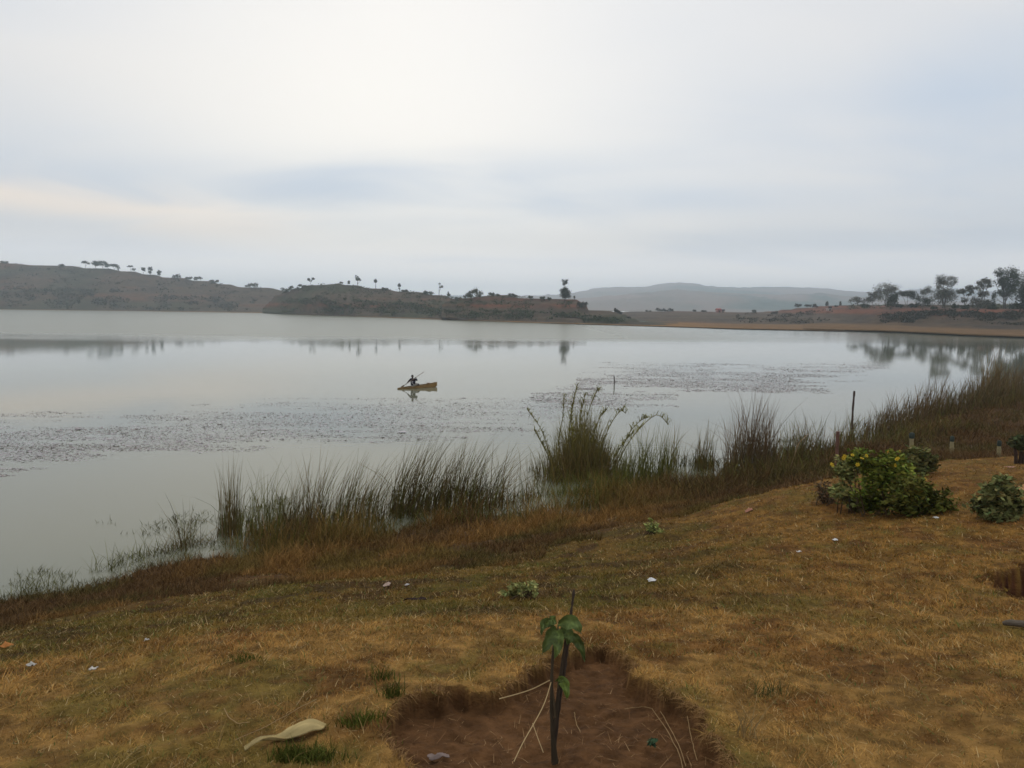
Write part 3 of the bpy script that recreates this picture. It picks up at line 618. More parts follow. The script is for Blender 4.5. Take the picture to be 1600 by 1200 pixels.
tag(g.build('scrub', M_leaf), 'dark scrub scattered over the brown hill faces across the lake', 'scrub', kind='stuff')

# ------------------------------------------------------------------ grass
PITC = lambda x, y: np.maximum(*pits(x, y))
def sample(n, r0, r1, a0, a1):
    r = r0*(r1/r0)**rng.uniform(0, 1, n); a = np.radians(rng.uniform(a0, a1, n)); return r*np.sin(a), r*np.cos(a), r
g = Geo()
x, y, r = sample(820000, 1.5, 30, -55, 55)
z = height(x, y); pit = PITC(x, y); keep = ((pit < .0) | (r > 14)) & (z > .75+.3*(vn(x, y, 77)-.5))
keep &= rng.uniform(0, 1, len(x)) < np.where(fbm(x*1.7, y*1.7, 78, 3) > .4, 1, .55)
x, y, z, r = x[keep], y[keep], z[keep], r[keep]; n = len(x)
c = turfcol(x, y, z)*rng.uniform(.6, 1.5, n)[:, None]; pale = rng.uniform(0, 1, n) < .07; c[pale] = np.array([.58, .41, .19])*rng.uniform(.7, 1.1, pale.sum())[:, None]
gsel = rng.uniform(0, 1, n) < .06; c[gsel] = np.array([.10, .14, .035])
tuft = .5*fbm(x*3.3, y*3.3, 79, 3)+.5*sstep(.3, .7, vn(x*13, y*13, 80))
h = rng.uniform(.009, .028, n)*(.35+1.5*tuft)*np.clip(r/4, .8, 1.5); ln = rng.normal(0, 1.1, (n, 2)); 
blades(g, np.stack([x, y, z-.004], -1), h, ln, np.clip(.0009*r, .0015, .010)*rng.uniform(.6, 1.3, n), c, 2, 1.4)
# fringe hanging over the pit rims
x, y, r = sample(500000, 1.8, 9, -30, 46); pit = PITC(x, y); k = (pit > -.03) & (pit < .012) & (vn(x*7, y*7, 33) > .35); x, y = x[k][:4200], y[k][:4200]; n = len(x); z = height(x, y)
e_ = .01; gx = (np.maximum(*pits(x+e_, y))-np.maximum(*pits(x-e_, y)))/(2*e_); gy = (np.maximum(*pits(x, y+e_))-np.maximum(*pits(x, y-e_)))/(2*e_)
c = mixc(np.array([.34, .20, .08]), np.array([.16, .08, .035]), rng.uniform(0, 1, n))
blades(g, np.stack([x, y, z-.003], -1), rng.uniform(.012, .05, n), np.stack([gx, gy], -1)*rng.uniform(.2, 1.0, n)[:, None]+rng.normal(0, .45, (n, 2)), np.full(n, .003), c, 3, 1.5, droop=rng.uniform(.3, 1.9, n))
# straw litter on the pit floor
x, y, r = sample(60000, 1.8, 9, -30, 40); pit = PITC(x, y); k = (pit > .03); x, y = x[k][:1100], y[k][:1100]; n = len(x)
blades(g, np.stack([x, y, height(x, y)+.002], -1), rng.uniform(.008, .03, n), rng.normal(0, 1.6, (n, 2)), np.full(n, .0022), mixc(np.array([.40, .25, .12]), np.array([.15, .07, .03]), rng.uniform(0, 1, n)), 2, 1.0)
# scattered taller stalks
x, y, r = sample(2600, 2.0, 14, -42, 42); z = height(x, y); k = (PITC(x, y) < -.03) & (z > 1.2); x, y, z = x[k], y[k], z[k]; n = len(x)
blades(g, np.stack([x, y, z], -1), rng.uniform(.03, .11, n), rng.normal(0, .55, (n, 2)), np.full(n, .0025), np.tile((.38, .24, .09), (n, 1))*rng.uniform(.5, 1.1, n)[:, None], 4, 1.8)
tag(g.build('grass', M_grass), 'short dry tan and green turf covering the near slope', 'grass', kind='stuff')

g = Geo()
x, y, r = sample(520000, 8, 75, -46, 50); z = height(x, y)
wet = fbm(x*.7, y*.9, 94, 4); k = ((z > -.05) | ((z > -.30) & (wet > .53) & (rng.uniform(0, 1, len(x)) < .5))) & (z < 1.5+.6*(vn(x*.8, y*.8, 77)-.5)) & (fbm(x*.9, y*.9, 90, 3) > .3); x, y, z, r = x[k], y[k], np.maximum(z[k], -.03), r[k]; n = len(x)
orange = sstep(.45, .62, fbm(x*.5, y*.5, 91, 3))*sstep(-9, -4, x); gr = sstep(.48, .62, fbm(x*.9+9, y*.9, 92, 4))
c = mixc(np.array([.125, .070, .028]), np.array([.29, .155, .045]), orange*.8*sstep(6, 2, x)); c = mixc(c, np.array([.085, .09, .022]), np.maximum(gr*.5, sstep(.03, -.02, z)*.8))*rng.uniform(.45, 1.5, n)[:, None]
hh = rng.uniform(.06, .19, n)*(1+1.6*orange*sstep(.7, .3, z))*np.clip(r/14, .7, 2.0)*np.where(z < .02, .8, 1)
blades(g, np.stack([x, y, z-.01], -1), hh, rng.normal(0, .65, (n, 2))+np.array([.1, 0]), np.clip(.0009*r, .006, .03)*rng.uniform(.6, 1.2, n), c, 3, 1.5)
tag(g.build('marsh_grass', M_grass), 'matted brown and orange marsh grass along the near waterline', 'grass', kind='stuff')

# ------------------------------------------------------------------ reed clumps
RD = np.array([.118, .080, .028]); RGc = np.array([.108, .105, .024]); RY = np.array([.26, .165, .048])
def reeds(label, x0, x1, yb0, yb1, hpx, n, lean=.12, var=.15, base=RD, tip=None, w=.021, spread=.8, group='reed clumps along the shore', arch=0.0):
    n = int(n*1.35); t_ = rng.beta(1.6, 1.6, n); px = lerp(x0, x1, t_); py = lerp(yb0, yb1, t_)+rng.normal(0, 4, n)
    b_ = P(px, py, 0.0); z = height(b_[:, 0], b_[:, 1]); 
    b_[:, 2] = np.clip(z, -.15, None)-.02
    d = b_[:, 1]; hgt = hpx*d/F*rng.beta(3.6, 2.4, n)*1.25*(.62+.55*np.sin(np.pi*t_)**.6)
    lo = rng.uniform(0, 1, n) < .4; hgt[lo] *= rng.uniform(.25, .7, lo.sum())
    org = b_.mean(0); org[2] = 0; 
    gg = Geo(); c = np.tile(base, (n, 1))*rng.uniform(.55, 1.5, n)[:, None]; gsel = rng.uniform(0, 1, n) < .3; c[gsel] = RGc*rng.uniform(.6, 1.4, gsel.sum())[:, None]
    tp = c*1.25 if tip is None else np.tile(tip, (n, 1))*rng.uniform(.6, 1.3, n)[:, None]
    ln = np.stack([rng.normal(lean, var, n), rng.normal(0, var, n)], -1); k = rng.uniform(0, 1, n) < .17; ln[k] += rng.normal(0, .55, (k.sum(), 2))
    blades(gg, b_, hgt, ln, w*d/20*rng.uniform(.6, 1.2, n), c, 5, 2.0, tp, droop=np.where(k, .25, .0))
    o = gg.build('reed_clump', M_reed, origin=org); return tag(o, label, 'reeds', group)
reeds('lone thin reed sprig standing leftmost in open water', 272, 302, 858, 856, 92, 30, .05, .2)
reeds('low sprouts of reed trailing into the water at far left', 10, 130, 930, 905, 40, 70, 0, .5, RGc)
reeds('short green water reeds between the far left and the sprig', 130, 262, 895, 862, 42, 130, 0, .55, RGc)
reeds('low tangled reeds around the foot of the thin sprig', 230, 345, 868, 842, 42, 220, .1, .6, RD)
reeds('dense upright dark reed tuft left end of the tall reeds', 338, 380, 838, 834, 118, 170, .03, .07)
reeds('sparse tall reeds right of the dense upright tuft', 378, 450, 842, 836, 110, 110, .1, .22, RGc)
reeds('tall pointed reeds in the left middle of the bank', 440, 520, 832, 826, 122, 200, .14, .16)
reeds('dense bent reeds left of the little water inlet', 510, 602, 826, 812, 112, 300, .30, .15)
reeds('big dark clump of reeds leaning right behind the inlet', 600, 690, 806, 798, 122, 380, .30, .13, RD*.85)
reeds('dark leaning reeds at right of the inlet', 672, 760, 800, 792, 110, 380, .26, .14, RD*.85)
reeds('right end reeds with long tips bending over water', 742, 800, 795, 788, 100, 150, .40, .3)
reeds('short sparse reeds before the tall yellowish cane clump', 790, 860, 792, 770, 62, 120, .0, .3)
reeds('greenish thin reeds right of the tall cane clump', 955, 1060, 765, 745, 84, 360, .08, .16, RGc)
reeds('thin reed stems standing in water beside the green ones', 1030, 1075, 728, 722, 62, 60, .06, .16)
reeds('small pointed reed clump with water on both sides', 1080, 1118, 734, 728, 66, 150, .08, .1, RD)
reeds('tallest bushy brown reed stand right of the water gap', 1126, 1215, 750, 738, 112, 620, .05, .14, RD, np.array([.15, .09, .055]))
reeds('medium brown reeds between tall stand and wooden post', 1200, 1300, 738, 722, 70, 460, .02, .2, RD)
reeds('sparse reeds beside the leaning dark pole', 1296, 1350, 700, 688, 52, 130, .1, .22, RD)
reeds('brown reeds right of the pole on the marsh edge', 1345, 1420, 684, 668, 55, 300, .12, .18, RD, np.array([.16, .1, .055]))
reeds('thick brown reeds below the mirrored trees', 1395, 1490, 672, 646, 58, 520, .12, .18, RD, np.array([.16, .1, .055]))
reeds('reed mass near the right frame edge lower row', 1470, 1610, 650, 632, 56, 700, .1, .2, RD, np.array([.15, .1, .05]))
reeds('reed mass near the right frame edge upper row', 1500, 1680, 622, 606, 46, 700, .08, .2, RD, np.array([.15, .1, .05]))
reeds('pale dry reeds rising above the mirrored eucalyptus', 1525, 1575, 612, 606, 62, 90, .05, .16, RY*.6)
reeds('low brown reeds in the marsh behind the fence posts', 1330, 1520, 712, 690, 34, 600, .05, .4, RD)
reeds('olive water grass filling the shallows below the cane clump', 850, 1010, 776, 768, 40, 620, .0, .35, RGc)
reeds('bushy brown fringe around the foot of the cane clump', 838, 985, 752, 748, 66, 620, .02, .28, np.array([.14, .095, .032]))
reeds('brown grass reeds in front of the cane clump', 845, 1000, 800, 788, 52, 520, .02, .3, RY*.75)
reeds('orange dry reeds left of the cane clump foot', 780, 860, 832, 812, 48, 220, .0, .35, RY*.85)
reeds('orange dry reeds in front of the inlet reeds', 480, 620, 862, 848, 58, 420, .05, .28, RY*.8)
reeds('bushy brown dry grass belt under the tall pointed reeds', 350, 560, 858, 838, 50, 620, .05, .35, np.array([.17, .10, .035]))
reeds('thin dark reeds filling between upright tuft and bent reeds', 375, 540, 836, 828, 88, 260, .12, .25, RD)
reeds('brown tangled grass belt from the inlet to the cane clump', 640, 850, 828, 812, 42, 520, .05, .4, np.array([.15, .085, .032]))
reeds('pale standing straw stems before the upright tuft', 385, 480, 872, 866, 62, 160, .02, .2, RY*.75)
reeds('brown reeds behind the low mound toward the post', 1040, 1300, 764, 752, 40, 700, .0, .35, RD)

# tall cane clump with leafy arching stems
cl0 = P(905, 745, 0.0); d0 = cl0[1]
cane = empty('cane_clump', (cl0[0], cl0[1], -.1), 'tall yellow green cane clump with drooping leafy tips', 'reeds')
gg = Geo(); n = 1300; px = 907+rng.normal(0, 31, n); b_ = P(px, 742+rng.normal(0, 4, n), 0.0); b_[:, 2] = -.12
h = rng.uniform(.4, 1.0, n)**.8*142*d0/F*(.35+.75*np.exp(-((px-907)/42)**2)); side = (px-905)/60
blades(gg, b_, h, np.stack([side*.12+rng.normal(0, .1, n), rng.normal(0, .12, n)], -1), .022*rng.uniform(.6, 1.2, n), np.tile(RD*.75, (n, 1))*rng.uniform(.5, 1.4, n)[:, None], 5, 1.8, np.tile((.24, .20, .06), (n, 1)), droop=rng.uniform(0, .5, n))
gg.build('leaf_blades', M_reed, cane)
for pts in [[(885, 742), (888, 690), (893, 640), (902, 600)], [(905, 742), (910, 690), (918, 645), (934, 607), (936, 612)], [(878, 742), (872, 690), (880, 650), (881, 618)], [(925, 742), (938, 700), (955, 660), (970, 640), (978, 646)], [(955, 742), (975, 700), (1000, 668), (1025, 645), (1038, 655), (1044, 664)],
            [(868, 742), (858, 705), (845, 668), (824, 640)], [(950, 742), (970, 705), (985, 672), (1003, 655), (1013, 652)], [(895, 742), (896, 690), (892, 655), (897, 625)], [(915, 742), (925, 690), (935, 655), (948, 640)], [(870, 742), (858, 715), (845, 690), (835, 672)], [(940, 742), (962, 712), (975, 690), (990, 676)], [(900, 742), (905, 680), (908, 640), (915, 615)]]:
    yy0 = d0+rng.uniform(-.3, .3); q = np.array([W(a, b2, yy0) for a, b2 in pts]); q[0, 2] = -.1
    tt = np.linspace(0, len(q)-1, 14); Q = np.stack([np.interp(tt, range(len(q)), q[:, k]) for k in range(3)], -1)
    Q[1:-1] = (Q[:-2]+Q[1:-1]*2+Q[2:])/4
    g1 = Geo(); tube(g1, Q, np.linspace(.016, .011, 14), 5, (.17, .14, .045)); st_ = g1.build('stem', M_reed, cane)
    k = 46; ii = rng.uniform(3.5, 13, k); bp_ = np.stack([np.interp(ii, range(14), Q[:, m]) for m in range(3)], -1)
    g1 = Geo(); blades(g1, bp_, rng.uniform(.2, .5, k), np.stack([rng.choice([-1, 1], k)*rng.uniform(.1, .6, k)+.1, rng.normal(0, .4, k)], -1), np.full(k, .03), np.tile((.21, .19, .04), (k, 1))*rng.uniform(.6, 1.3, k)[:, None], 4, 1.3, droop=rng.uniform(.3, 1.6, k))
    g1.build('leaves', M_reed, st_)

# ------------------------------------------------------------------ floating weed
def inpoly(px, py, poly):
    return seg_dist(px, py, poly)
g = Geo()
W1 = [(-120, 678), (0, 662), (70, 658), (180, 664), (330, 645), (450, 634), (600, 628), (700, 626), (860, 622), (935, 632), (965, 640), (900, 655), (780, 668), (640, 676), (480, 682), (350, 692), (200, 706), (90, 716), (0, 730), (-120, 745)]
W2 = [(900, 592), (960, 578), (1060, 572), (1180, 572), (1290, 566), (1390, 566), (1370, 578), (1240, 590), (1290, 612), (1180, 614), (1050, 615), (960, 608), (905, 604)]
W3 = [(830, 618), (900, 600), (1000, 612), (1060, 620), (980, 634), (900, 645)]
def weeds(poly, n, thr, s):
    pl = np.array(poly, float); px = rng.uniform(pl[:, 0].min(), pl[:, 0].max(), n); py = rng.uniform(pl[:, 1].min(), pl[:, 1].max(), n)
    dd = inpoly(px, py, [tuple(a) for a in poly]); p = P(px, py, 0.0)
    f_ = fbm(p[:, 0]*.22, p[:, 1]*.75, 95, 6, .66); k = (dd > -16) & (f_+np.clip(dd-2, -18, 12)*.010 > thr+rng.normal(0, .035, n))
    return p[k], f_[k]
for poly, n, thr, s in ((W1, 110000, .475, .027), (W2, 80000, .50, .034), (W3, 12000, .5, .04)):
    p, f_ = weeds(poly, n, thr, s); k = len(p); p[:, 2] = .006; c = mixc(np.array([.50, .45, .46]), np.array([.19, .14, .12]), np.clip(rng.normal(.22, .28, k)+(f_-.5)*2.4, 0, 1))
    a = rng.uniform(0, 6.28, k); s_ = s*rng.lognormal(0, .5, k)*(1+1.2*(rng.uniform(0, 1, k) < .03)); u = np.stack([np.cos(a), np.sin(a)*.6, rng.normal(0, .12, k)], -1); w_ = np.stack([-np.sin(a)*.6, np.cos(a)*.5, rng.normal(0, .1, k)], -1)
    v = np.stack([p-u*s_[:, None], p-w_*s_[:, None]*1.1, p+u*s_[:, None], p+w_*s_[:, None]*1.1], 1); v[..., 2] = np.abs(v[..., 2])
    g.add(v.reshape(-1, 3), np.arange(k)[:, None]*4+np.array([0, 1, 2, 3])[None], np.repeat(c, 4, 0))
tag(g.build('floating_weed', mat_col('water weed', .6, .3, 1, .2)), 'mats of small purplish weed floating on the calm lake', 'water weed', kind='stuff')

# ------------------------------------------------------------------ posts, poles
def post(name, label, cat, pts_px, d, r0, r1, col, capcol=None, group=None, sides=9):
    q = [W(a, b2, d) for a, b2 in pts_px]; base = q[0]; gz = max(onground(base[0], base[1]), -1.2); q[0] = np.array([base[0], base[1], gz-.15]); 
    tt = np.linspace(0, len(q)-1, 12); Q = np.stack([np.interp(tt, range(len(q)), np.array(q)[:, k]) for k in range(3)], -1)
    rad = np.linspace(r0, r1, 12)*(1+.1*rng.normal(size=12)); 
    if capcol is None:
        g1 = Geo(); tube(g1, Q, rad, sides, col); o1 = g1.build(name, M_wood, origin=(base[0], base[1], gz)); return tag(o1, label, cat, group)
    e1 = empty(name, (base[0], base[1], gz), label, cat, group); g1 = Geo(); tube(g1, Q, rad, sides, col); g1.build('shaft', M_wood, e1)
    g1 = Geo(); top = Q[-1]; tube(g1, [top-[0, 0, .0], top+[0, 0, .05], top+[0, 0, .16], top+[0, 0, .18]], [rad[-1]*1.12, rad[-1]*1.2, rad[-1]*1.15, rad[-1]*.7], sides, capcol); g1.build('cap', M_wood, e1)
    return e1
dpole = float(P(1332, 672, 0.0)[1])
post('pole', 'tall dark leaning pole standing in the marsh edge', 'pole', [(1331.5, 672), (1332.5, 640), (1335, 611)], dpole, .05, .045, (.07, .045, .035))
post('stake', 'thin lone stake standing in the middle of the lake', 'stake', [(960, 602), (960, 595), (959.5, 587)], float(P(960, 602, 0.)[1]), .045, .03, (.07, .06, .05))
GP = 'fence posts behind the mound'
post('fence_post', 'reddish brown wooden post leftmost of the fence line', 'post', [(1307, 735), (1308, 700), (1309.5, 674)], 22.5, .055, .05, (.16, .08, .055), None, GP)
for (px, top, bot, d, lab) in [(1424.5, 678, 718, 22.0, 'pale capped fence post behind the flowering bush'), (1487.5, 683, 716, 22.5, 'middle pale fence post with dark green cap'), (1561, 690, 718, 22.5, 'pale fence post with black cap near right edge')]:
    post('fence_post', lab, 'post', [(px-.8, bot), (px-.3, (top+bot)/2+4), (px, top+7)], d, .062, .058, (.30, .25, .13), (.035, .045, .035), GP)
sd0 = G(1592, 724)
st = empty('stump_plant', sd0, 'dark stubby leafy stump at the right frame edge', 'plant'); g1 = Geo()
for a_ in (-.06, .02, .08): tube(g1, [sd0+[a_, 0, -.05], sd0+[a_*1.6, 0, .25], sd0+[a_*2.6, 0, .48]], [.045, .035, .02], 6, (.06, .04, .03))
g1.build('stem', M_bark, st); g1 = Geo(); leaves(g1, blobpts(260, sd0+[0, 0, .5], (.28, .2, .16)), .09, leafcol(260, (.06, .07, .03))); g1.build('foliage', M_leaf, st)
dst = float(P(1238, 705, 0.0)[1])
post('stick', 'pale diagonal broken stick caught among the brown reeds', 'stick', [(1232, 706), (1248, 692), (1263, 678)], 24.0, .016, .012, (.30, .20, .10))

# ------------------------------------------------------------------ bushes on the slope
def bush(name, label, blobs, n, leaf, base, flowers=(), cat='bush', group=None, stems=14, var=.3, d=None, foot=None):
    """blobs: (px, py, rx_px, ry_px, tone)"""
    f0 = G(*foot); d = f0[1]; e1 = empty(name, f0, label, cat, group); gl = Geo(); gs = Geo(); tot = sum(b2[2]*b2[3] for b2 in blobs)
    for (px, py, rx, ry, tone) in blobs:
        dd = d+rng.uniform(-.15, .25); c0 = W(px, py, dd); s = dd/F; k = int(n*rx*ry/tot)
        m = max(6, k//50); cc = blobpts(m, c0, (rx*s*.72, rx*s*.6, ry*s*.72), .2); wi = rng.integers(0, m, k)
        p = cc[wi]+rng.normal(size=(k, 3))*np.array([rx, rx, ry])*s*.27; gz = height(p[:, 0], p[:, 1]); p[:, 2] = np.maximum(p[:, 2], gz+.01)
        leaves(gl, p, leaf*rng.uniform(.6, 1.35, k), leafcol(k, np.array(base)*tone, .3)*rng.normal(1, var, m)[wi][:, None].clip(.4, 2), 1.9)
        for _ in range(max(2, stems//len(blobs)) if stems > 3 else 0):
            q = cc[rng.integers(0, m)]; s0 = f0+np.array([rng.normal(0, .12)+(c0[0]-f0[0])*.5, rng.normal(0, .1), 0]); s0[2] = onground(s0[0], s0[1])-.05; tube(gs, [s0, (s0+q)/2+rng.normal(0, .03, 3), q], [.012, .009, .004], 5, (.09, .06, .035), False)
    if stems > 3:
        for (px, py, rx, ry, tone) in blobs:
            for _ in range(7):
                an = rng.uniform(.1, 3.04); k = 16; c0 = W(px, py, d+rng.uniform(-.1, .15)); s = d/F; ext = rng.uniform(1.05, 1.5)
                q = c0+np.array([math.cos(an)*rx*s*ext, rng.normal(0, .08), math.sin(an)*ry*s*ext]); tt = rng.uniform(.45, 1, (k, 1))
                tube(gs, [c0, q], [.005, .002], 4, (.10, .09, .035), False)
                leaves(gl, c0+(q-c0)*tt+rng.normal(0, leaf*.45, (k, 3)), leaf*rng.uniform(.5, 1.2, k), leafcol(k, np.array(base)*1.15, .25), 2.0)
    if gs.v: gs.build('stem', M_bark, e1)
    gl.build('foliage', M_leaf, e1)
    for (px, py) in flowers:
        c0 = W(px, py, d-.25); g1 = Geo(); s = .024*rng.uniform(.8, 1.2); ax = rng.normal(0, .5, 3)+np.array([0, -.8, .7]); ax /= np.linalg.norm(ax); u = np.cross(ax, (0, 0, 1)); u /= np.linalg.norm(u); w_ = np.cross(ax, u)
        for j in range(7):
            an = j/7*6.283; di = u*math.cos(an)+w_*math.sin(an); pe = np.cross(ax, di)
            g1.add([c0+di*s*.2, c0+di*s*.8+pe*s*.32+ax*s*.12, c0+di*s*1.5+ax*s*.05, c0+di*s*.8-pe*s*.32+ax*s*.12], [[0, 1, 2, 3]], (.62, .42, .02))
        tube(g1, [c0-ax*.01, c0+ax*.012], [s*.36, s*.25], 7, (.40, .2, .02)); tube(g1, [c0-ax*.01, c0-[0, 0, .09]], [.003, .003], 4, (.06, .09, .03), False)
        g1.build('flower', mat_flower, e1)
    return e1
mat_flower = mat_col('petals', .6, .2, 10, .1)
BG = (.135, .158, .026)
bush('flowering_bush', 'leafy green bush with yellow daisy flowers on the slope', [(1368, 742, 34, 32, 1.0), (1362, 778, 28, 28, .75), (1400, 745, 24, 26, 1.15), (1345, 720, 22, 16, .95), (1392, 722, 18, 14, 1.0)], 2700, .042, BG,
     [(1318, 716), (1332, 711), (1319.5, 713), (1354, 712), (1347, 716), (1387, 706), (1406, 705), (1403, 716), (1399, 727), (1401, 718), (1340, 726), (1412, 750), (1441, 751), (1300, 726), (1445, 748)], foot=(1365, 806))
bush('leafy_bush', 'low dark green bush joined to the right of flowering bush', [(1425, 770, 30, 26, .85), (1455, 782, 28, 20, .9), (1420, 792, 40, 14, .6), (1478, 797, 12, 8, 1.3)], 3100, .043, (.125, .125, .026), foot=(1435, 806))
bush('leafy_bush', 'pale silvery leaved plant at left foot of flowering bush', [(1312, 768, 14, 10, 1.3), (1330, 778, 22, 14, .9), (1322, 738, 18, 18, 1.0), (1345, 790, 24, 12, .6)], 2200, .045, (.22, .22, .075), foot=(1332, 802))
bush('leafy_bush', 'olive leafy plant rising behind the flowering bush', [(1432, 710, 16, 10, 1), (1442, 722, 22, 12, .8), (1428, 735, 20, 14, .7)], 1300, .06, (.15, .145, .05), foot=(1438, 742))
bush('leafy_bush', 'grey green rounded bush near the right frame edge', [(1562, 772, 26, 16, 1), (1545, 790, 24, 14, .8), (1578, 788, 20, 18, .8), (1560, 802, 30, 8, .6), (1566, 752, 10, 8, .9)], 3000, .045, (.17, .17, .06), foot=(1560, 808))
bush('leafy_bush', 'brownish dry shrub on the mound left of flowering bush', [(1290, 770, 18, 16, 1)], 500, .03, (.12, .08, .045), foot=(1290, 787), cat='shrub')
bush('leafy_bush', 'small pale woolly plant behind the sapling tip', [(812, 918, 13, 9, 1.1), (800, 928, 14, 7, .8), (832, 918, 7, 5, 1.3), (822, 926, 12, 6, .9)], 900, .026, (.28, .28, .10), foot=(812, 935), cat='plant')
bush('leafy_bush', 'tiny pale green tuft on the mid slope', [(1019, 825, 9, 7, 1), (1024, 829, 6, 5, .8)], 350, .04, (.26, .27, .08), foot=(1020, 834), cat='plant')
bush('leafy_bush', 'little green weed beside the pit floor twig', [(1018, 1160, 6, 4, 1)], 26, .02, (.05, .08, .04), foot=(1018, 1163), cat='plant', stems=3)
# green tufts near pit
def tuft(label, px, py, hpx, n, col, sp=.03, w=.004, lean=0.0):
    f0 = G(px, py); n_ = n; b_ = f0+np.stack([rng.normal(0, sp, n_), rng.normal(0, sp*.6, n_), np.zeros(n_)], -1); b_[:, 2] = height(b_[:, 0], b_[:, 1])-.005
    g1 = Geo(); blades(g1, b_, hpx*f0[1]/F*rng.uniform(.4, 1.1, n_), rng.normal(0, .35, (n_, 2))+np.array([lean, 0]), np.full(n_, w), np.tile(col, (n_, 1))*rng.uniform(.6, 1.4, n_)[:, None], 4, 1.7)
    return tag(g1.build('grass_tuft', M_reed, origin=f0), label, 'grass tuft', 'tufts standing out of the turf')
tuft('dark green grass tuft at left rim of near pit', 612, 1088, 34, 90, (.085, .095, .02), .03)
tuft('green grass tuft above the left rim tuft', 598, 1062, 26, 70, (.09, .10, .02), .04)
tuft('green patch of grass beside the beige sheath', 455, 1185, 26, 320, (.095, .105, .02), .035)
tuft('green grass patch right of the beige sheath', 565, 1130, 20, 300, (.10, .11, .02), .05)
tuft('pale straw tuft on the edge left of centre slope', 330, 1012, 30, 22, (.38, .26, .11), .05)
tuft('green tuft low on the right of the near turf', 1200, 1088, 34, 45, (.09, .10, .035), .05)
tuft('upright straw tuft beside the right rim of pit', 1168, 1150, 66, 22, (.36, .25, .11), .03)
tuft('green grass patch on left crest', 375, 1032, 14, 120, (.08, .10, .02), .05)
tuft('small green patch among turf at lower left', 495, 1190, 26, 260, (.09, .10, .02), .05)

# ------------------------------------------------------------------ sapling
f0 = G(864, 1192); dS = f0[1]
sap = empty('sapling', f0, 'young sapling with drooping broad leaves in the bare pit', 'sapling')
def path(pts, d, n=16):
    q = np.array([W(a, b2, d+dd) for a, b2, dd in pts]); tt = np.linspace(0, len(q)-1, n); Q = np.stack([np.interp(tt, range(len(q)), q[:, k]) for k in range(3)], -1)
    for _ in range(2): Q[1:-1] = (Q[:-2]+Q[1:-1]*2+Q[2:])/4
    return Q
g1 = Geo()
Q = path([(869, 1215, 0), (866, 1180, 0), (862, 1130, 0), (861.5, 1080, 0), (863, 1035, 0), (866, 1003, 0)], dS, 26); Q[0, 2] = min(Q[0, 2], onground(Q[0, 0], Q[0, 1])-.03)
tube(g1, Q, np.interp(np.arange(26), [0, 5, 9, 25], [.017, .013, .0075, .005])*(1+.06*rng.normal(size=26)), 9, (.06, .045, .028)); g1.build('stem', M_bark, sap)
g1 = Geo(); Q = path([(864, 1150, -.0), (870, 1110, 0), (873, 1075, .01), (879, 1035, .01), (884, 1000, .01)], dS, 22); tube(g1, Q, np.linspace(.009, .005, 22)*(1+.06*rng.normal(size=22)), 8, (.055, .04, .026)); g1.build('stem', M_bark, sap)
g1 = Geo(); Q = path([(868, 1120, 0), (865, 1095, 0), (862, 1068, .01)], dS, 10); tube(g1, Q, np.linspace(.008, .004, 10), 6, (.10, .07, .04)); g1.build('branch', M_bark, sap)
def bigleaf(a, m, tip, width, col, twist=0.0, dda=0, ddm=0, ddt=0):
    A, Mm, T = W(a[0], a[1], dS+dda), W(m[0], m[1], dS+ddm), W(tip[0], tip[1], dS+ddt)
    nu, nv = 13, 7; u = np.linspace(0, 1, nu)[:, None]; c = (1-u)**2*A+2*u*(1-u)*Mm+u*u*T
    tg = np.gradient(c, axis=0); tg /= np.linalg.norm(tg, axis=1)[:, None]
    sd_ = np.cross(tg, np.array([math.sin(twist), -math.cos(twist), .25])); sd_ /= np.linalg.norm(sd_, axis=1)[:, None]; nm = np.cross(sd_, tg)
    wv = width*.38*np.sin(np.pi*np.clip(u, 0, 1)**.75)**.75; wv[0] = .001; v = np.linspace(-1, 1, nv)
    V = c[:, None]+sd_[:, None]*(wv*v[None])[..., None]+nm[:, None]*((np.abs(v)**1.5)[None]*wv*.45 + .006*np.sin(u*19+v[None]*2))[..., None]*(1 if True else 1)
    cc = np.tile(col, (nu*nv, 1))*(1+.18*np.sin(np.tile(np.abs(v), nu)*7+np.repeat(u[:, 0], nv)*26))[:, None]; cc[np.arange(nu)*nv+nv//2] *= 1.5
    g1 = Geo(); g1.add(V.reshape(-1, 3), grid_faces(nu, nv), cc); g1.add(V.reshape(-1, 3)-np.repeat(nm, nv, 0)*.0008, grid_faces(nu, nv)[:, ::-1], cc)
    o1 = g1.build('leaf', M_bigleaf, sap, smooth=True); return o1
GL = np.array([.075, .10, .026])
bigleaf((868, 985), (862, 985), (847, 1022), .075, GL*.9, .35, 0, -.03, -.05)
bigleaf((866, 978), (850, 962), (846, 992), .05, GL*1.1, -.5, 0, .02, 0)
bigleaf((868, 975), (862, 960), (848, 982), .045, GL*1.4, .9, .02, .0, -.01)
bigleaf((870, 985), (878, 995), (867, 1029), .06, GL*1.25, -.3, 0, -.04, -.04)
bigleaf((872, 976), (896, 963), (908, 990), .075, GL*1.25, .6, 0, -.01, -.02)
bigleaf((874, 984), (895, 985), (886, 1008), .06, GL*1.0, .1, .01, -.02, -.02)
bigleaf((884, 992), (906, 990), (914, 1034), .05, GL*.8, -.2, 0, 0, 0)
bigleaf((872, 1062), (885, 1060), (886, 1094), .05, np.array([.12, .16, .03]), .2, 0, -.03, -.04)
bigleaf((868, 1064), (876, 1058), (884, 1068), .02, np.array([.10, .13, .03]), .2, 0, -.02, -.03)
g1 = Geo()
for a in [((866, 1003), (868, 985)), ((884, 1000), (872, 982)), ((866, 1003), (873, 976)), ((872, 1075), (872, 1062))]:
    tube(g1, path([(a[0][0], a[0][1], 0), (a[1][0], a[1][1], 0)], dS, 5), .003, 5, (.09, .08, .04))
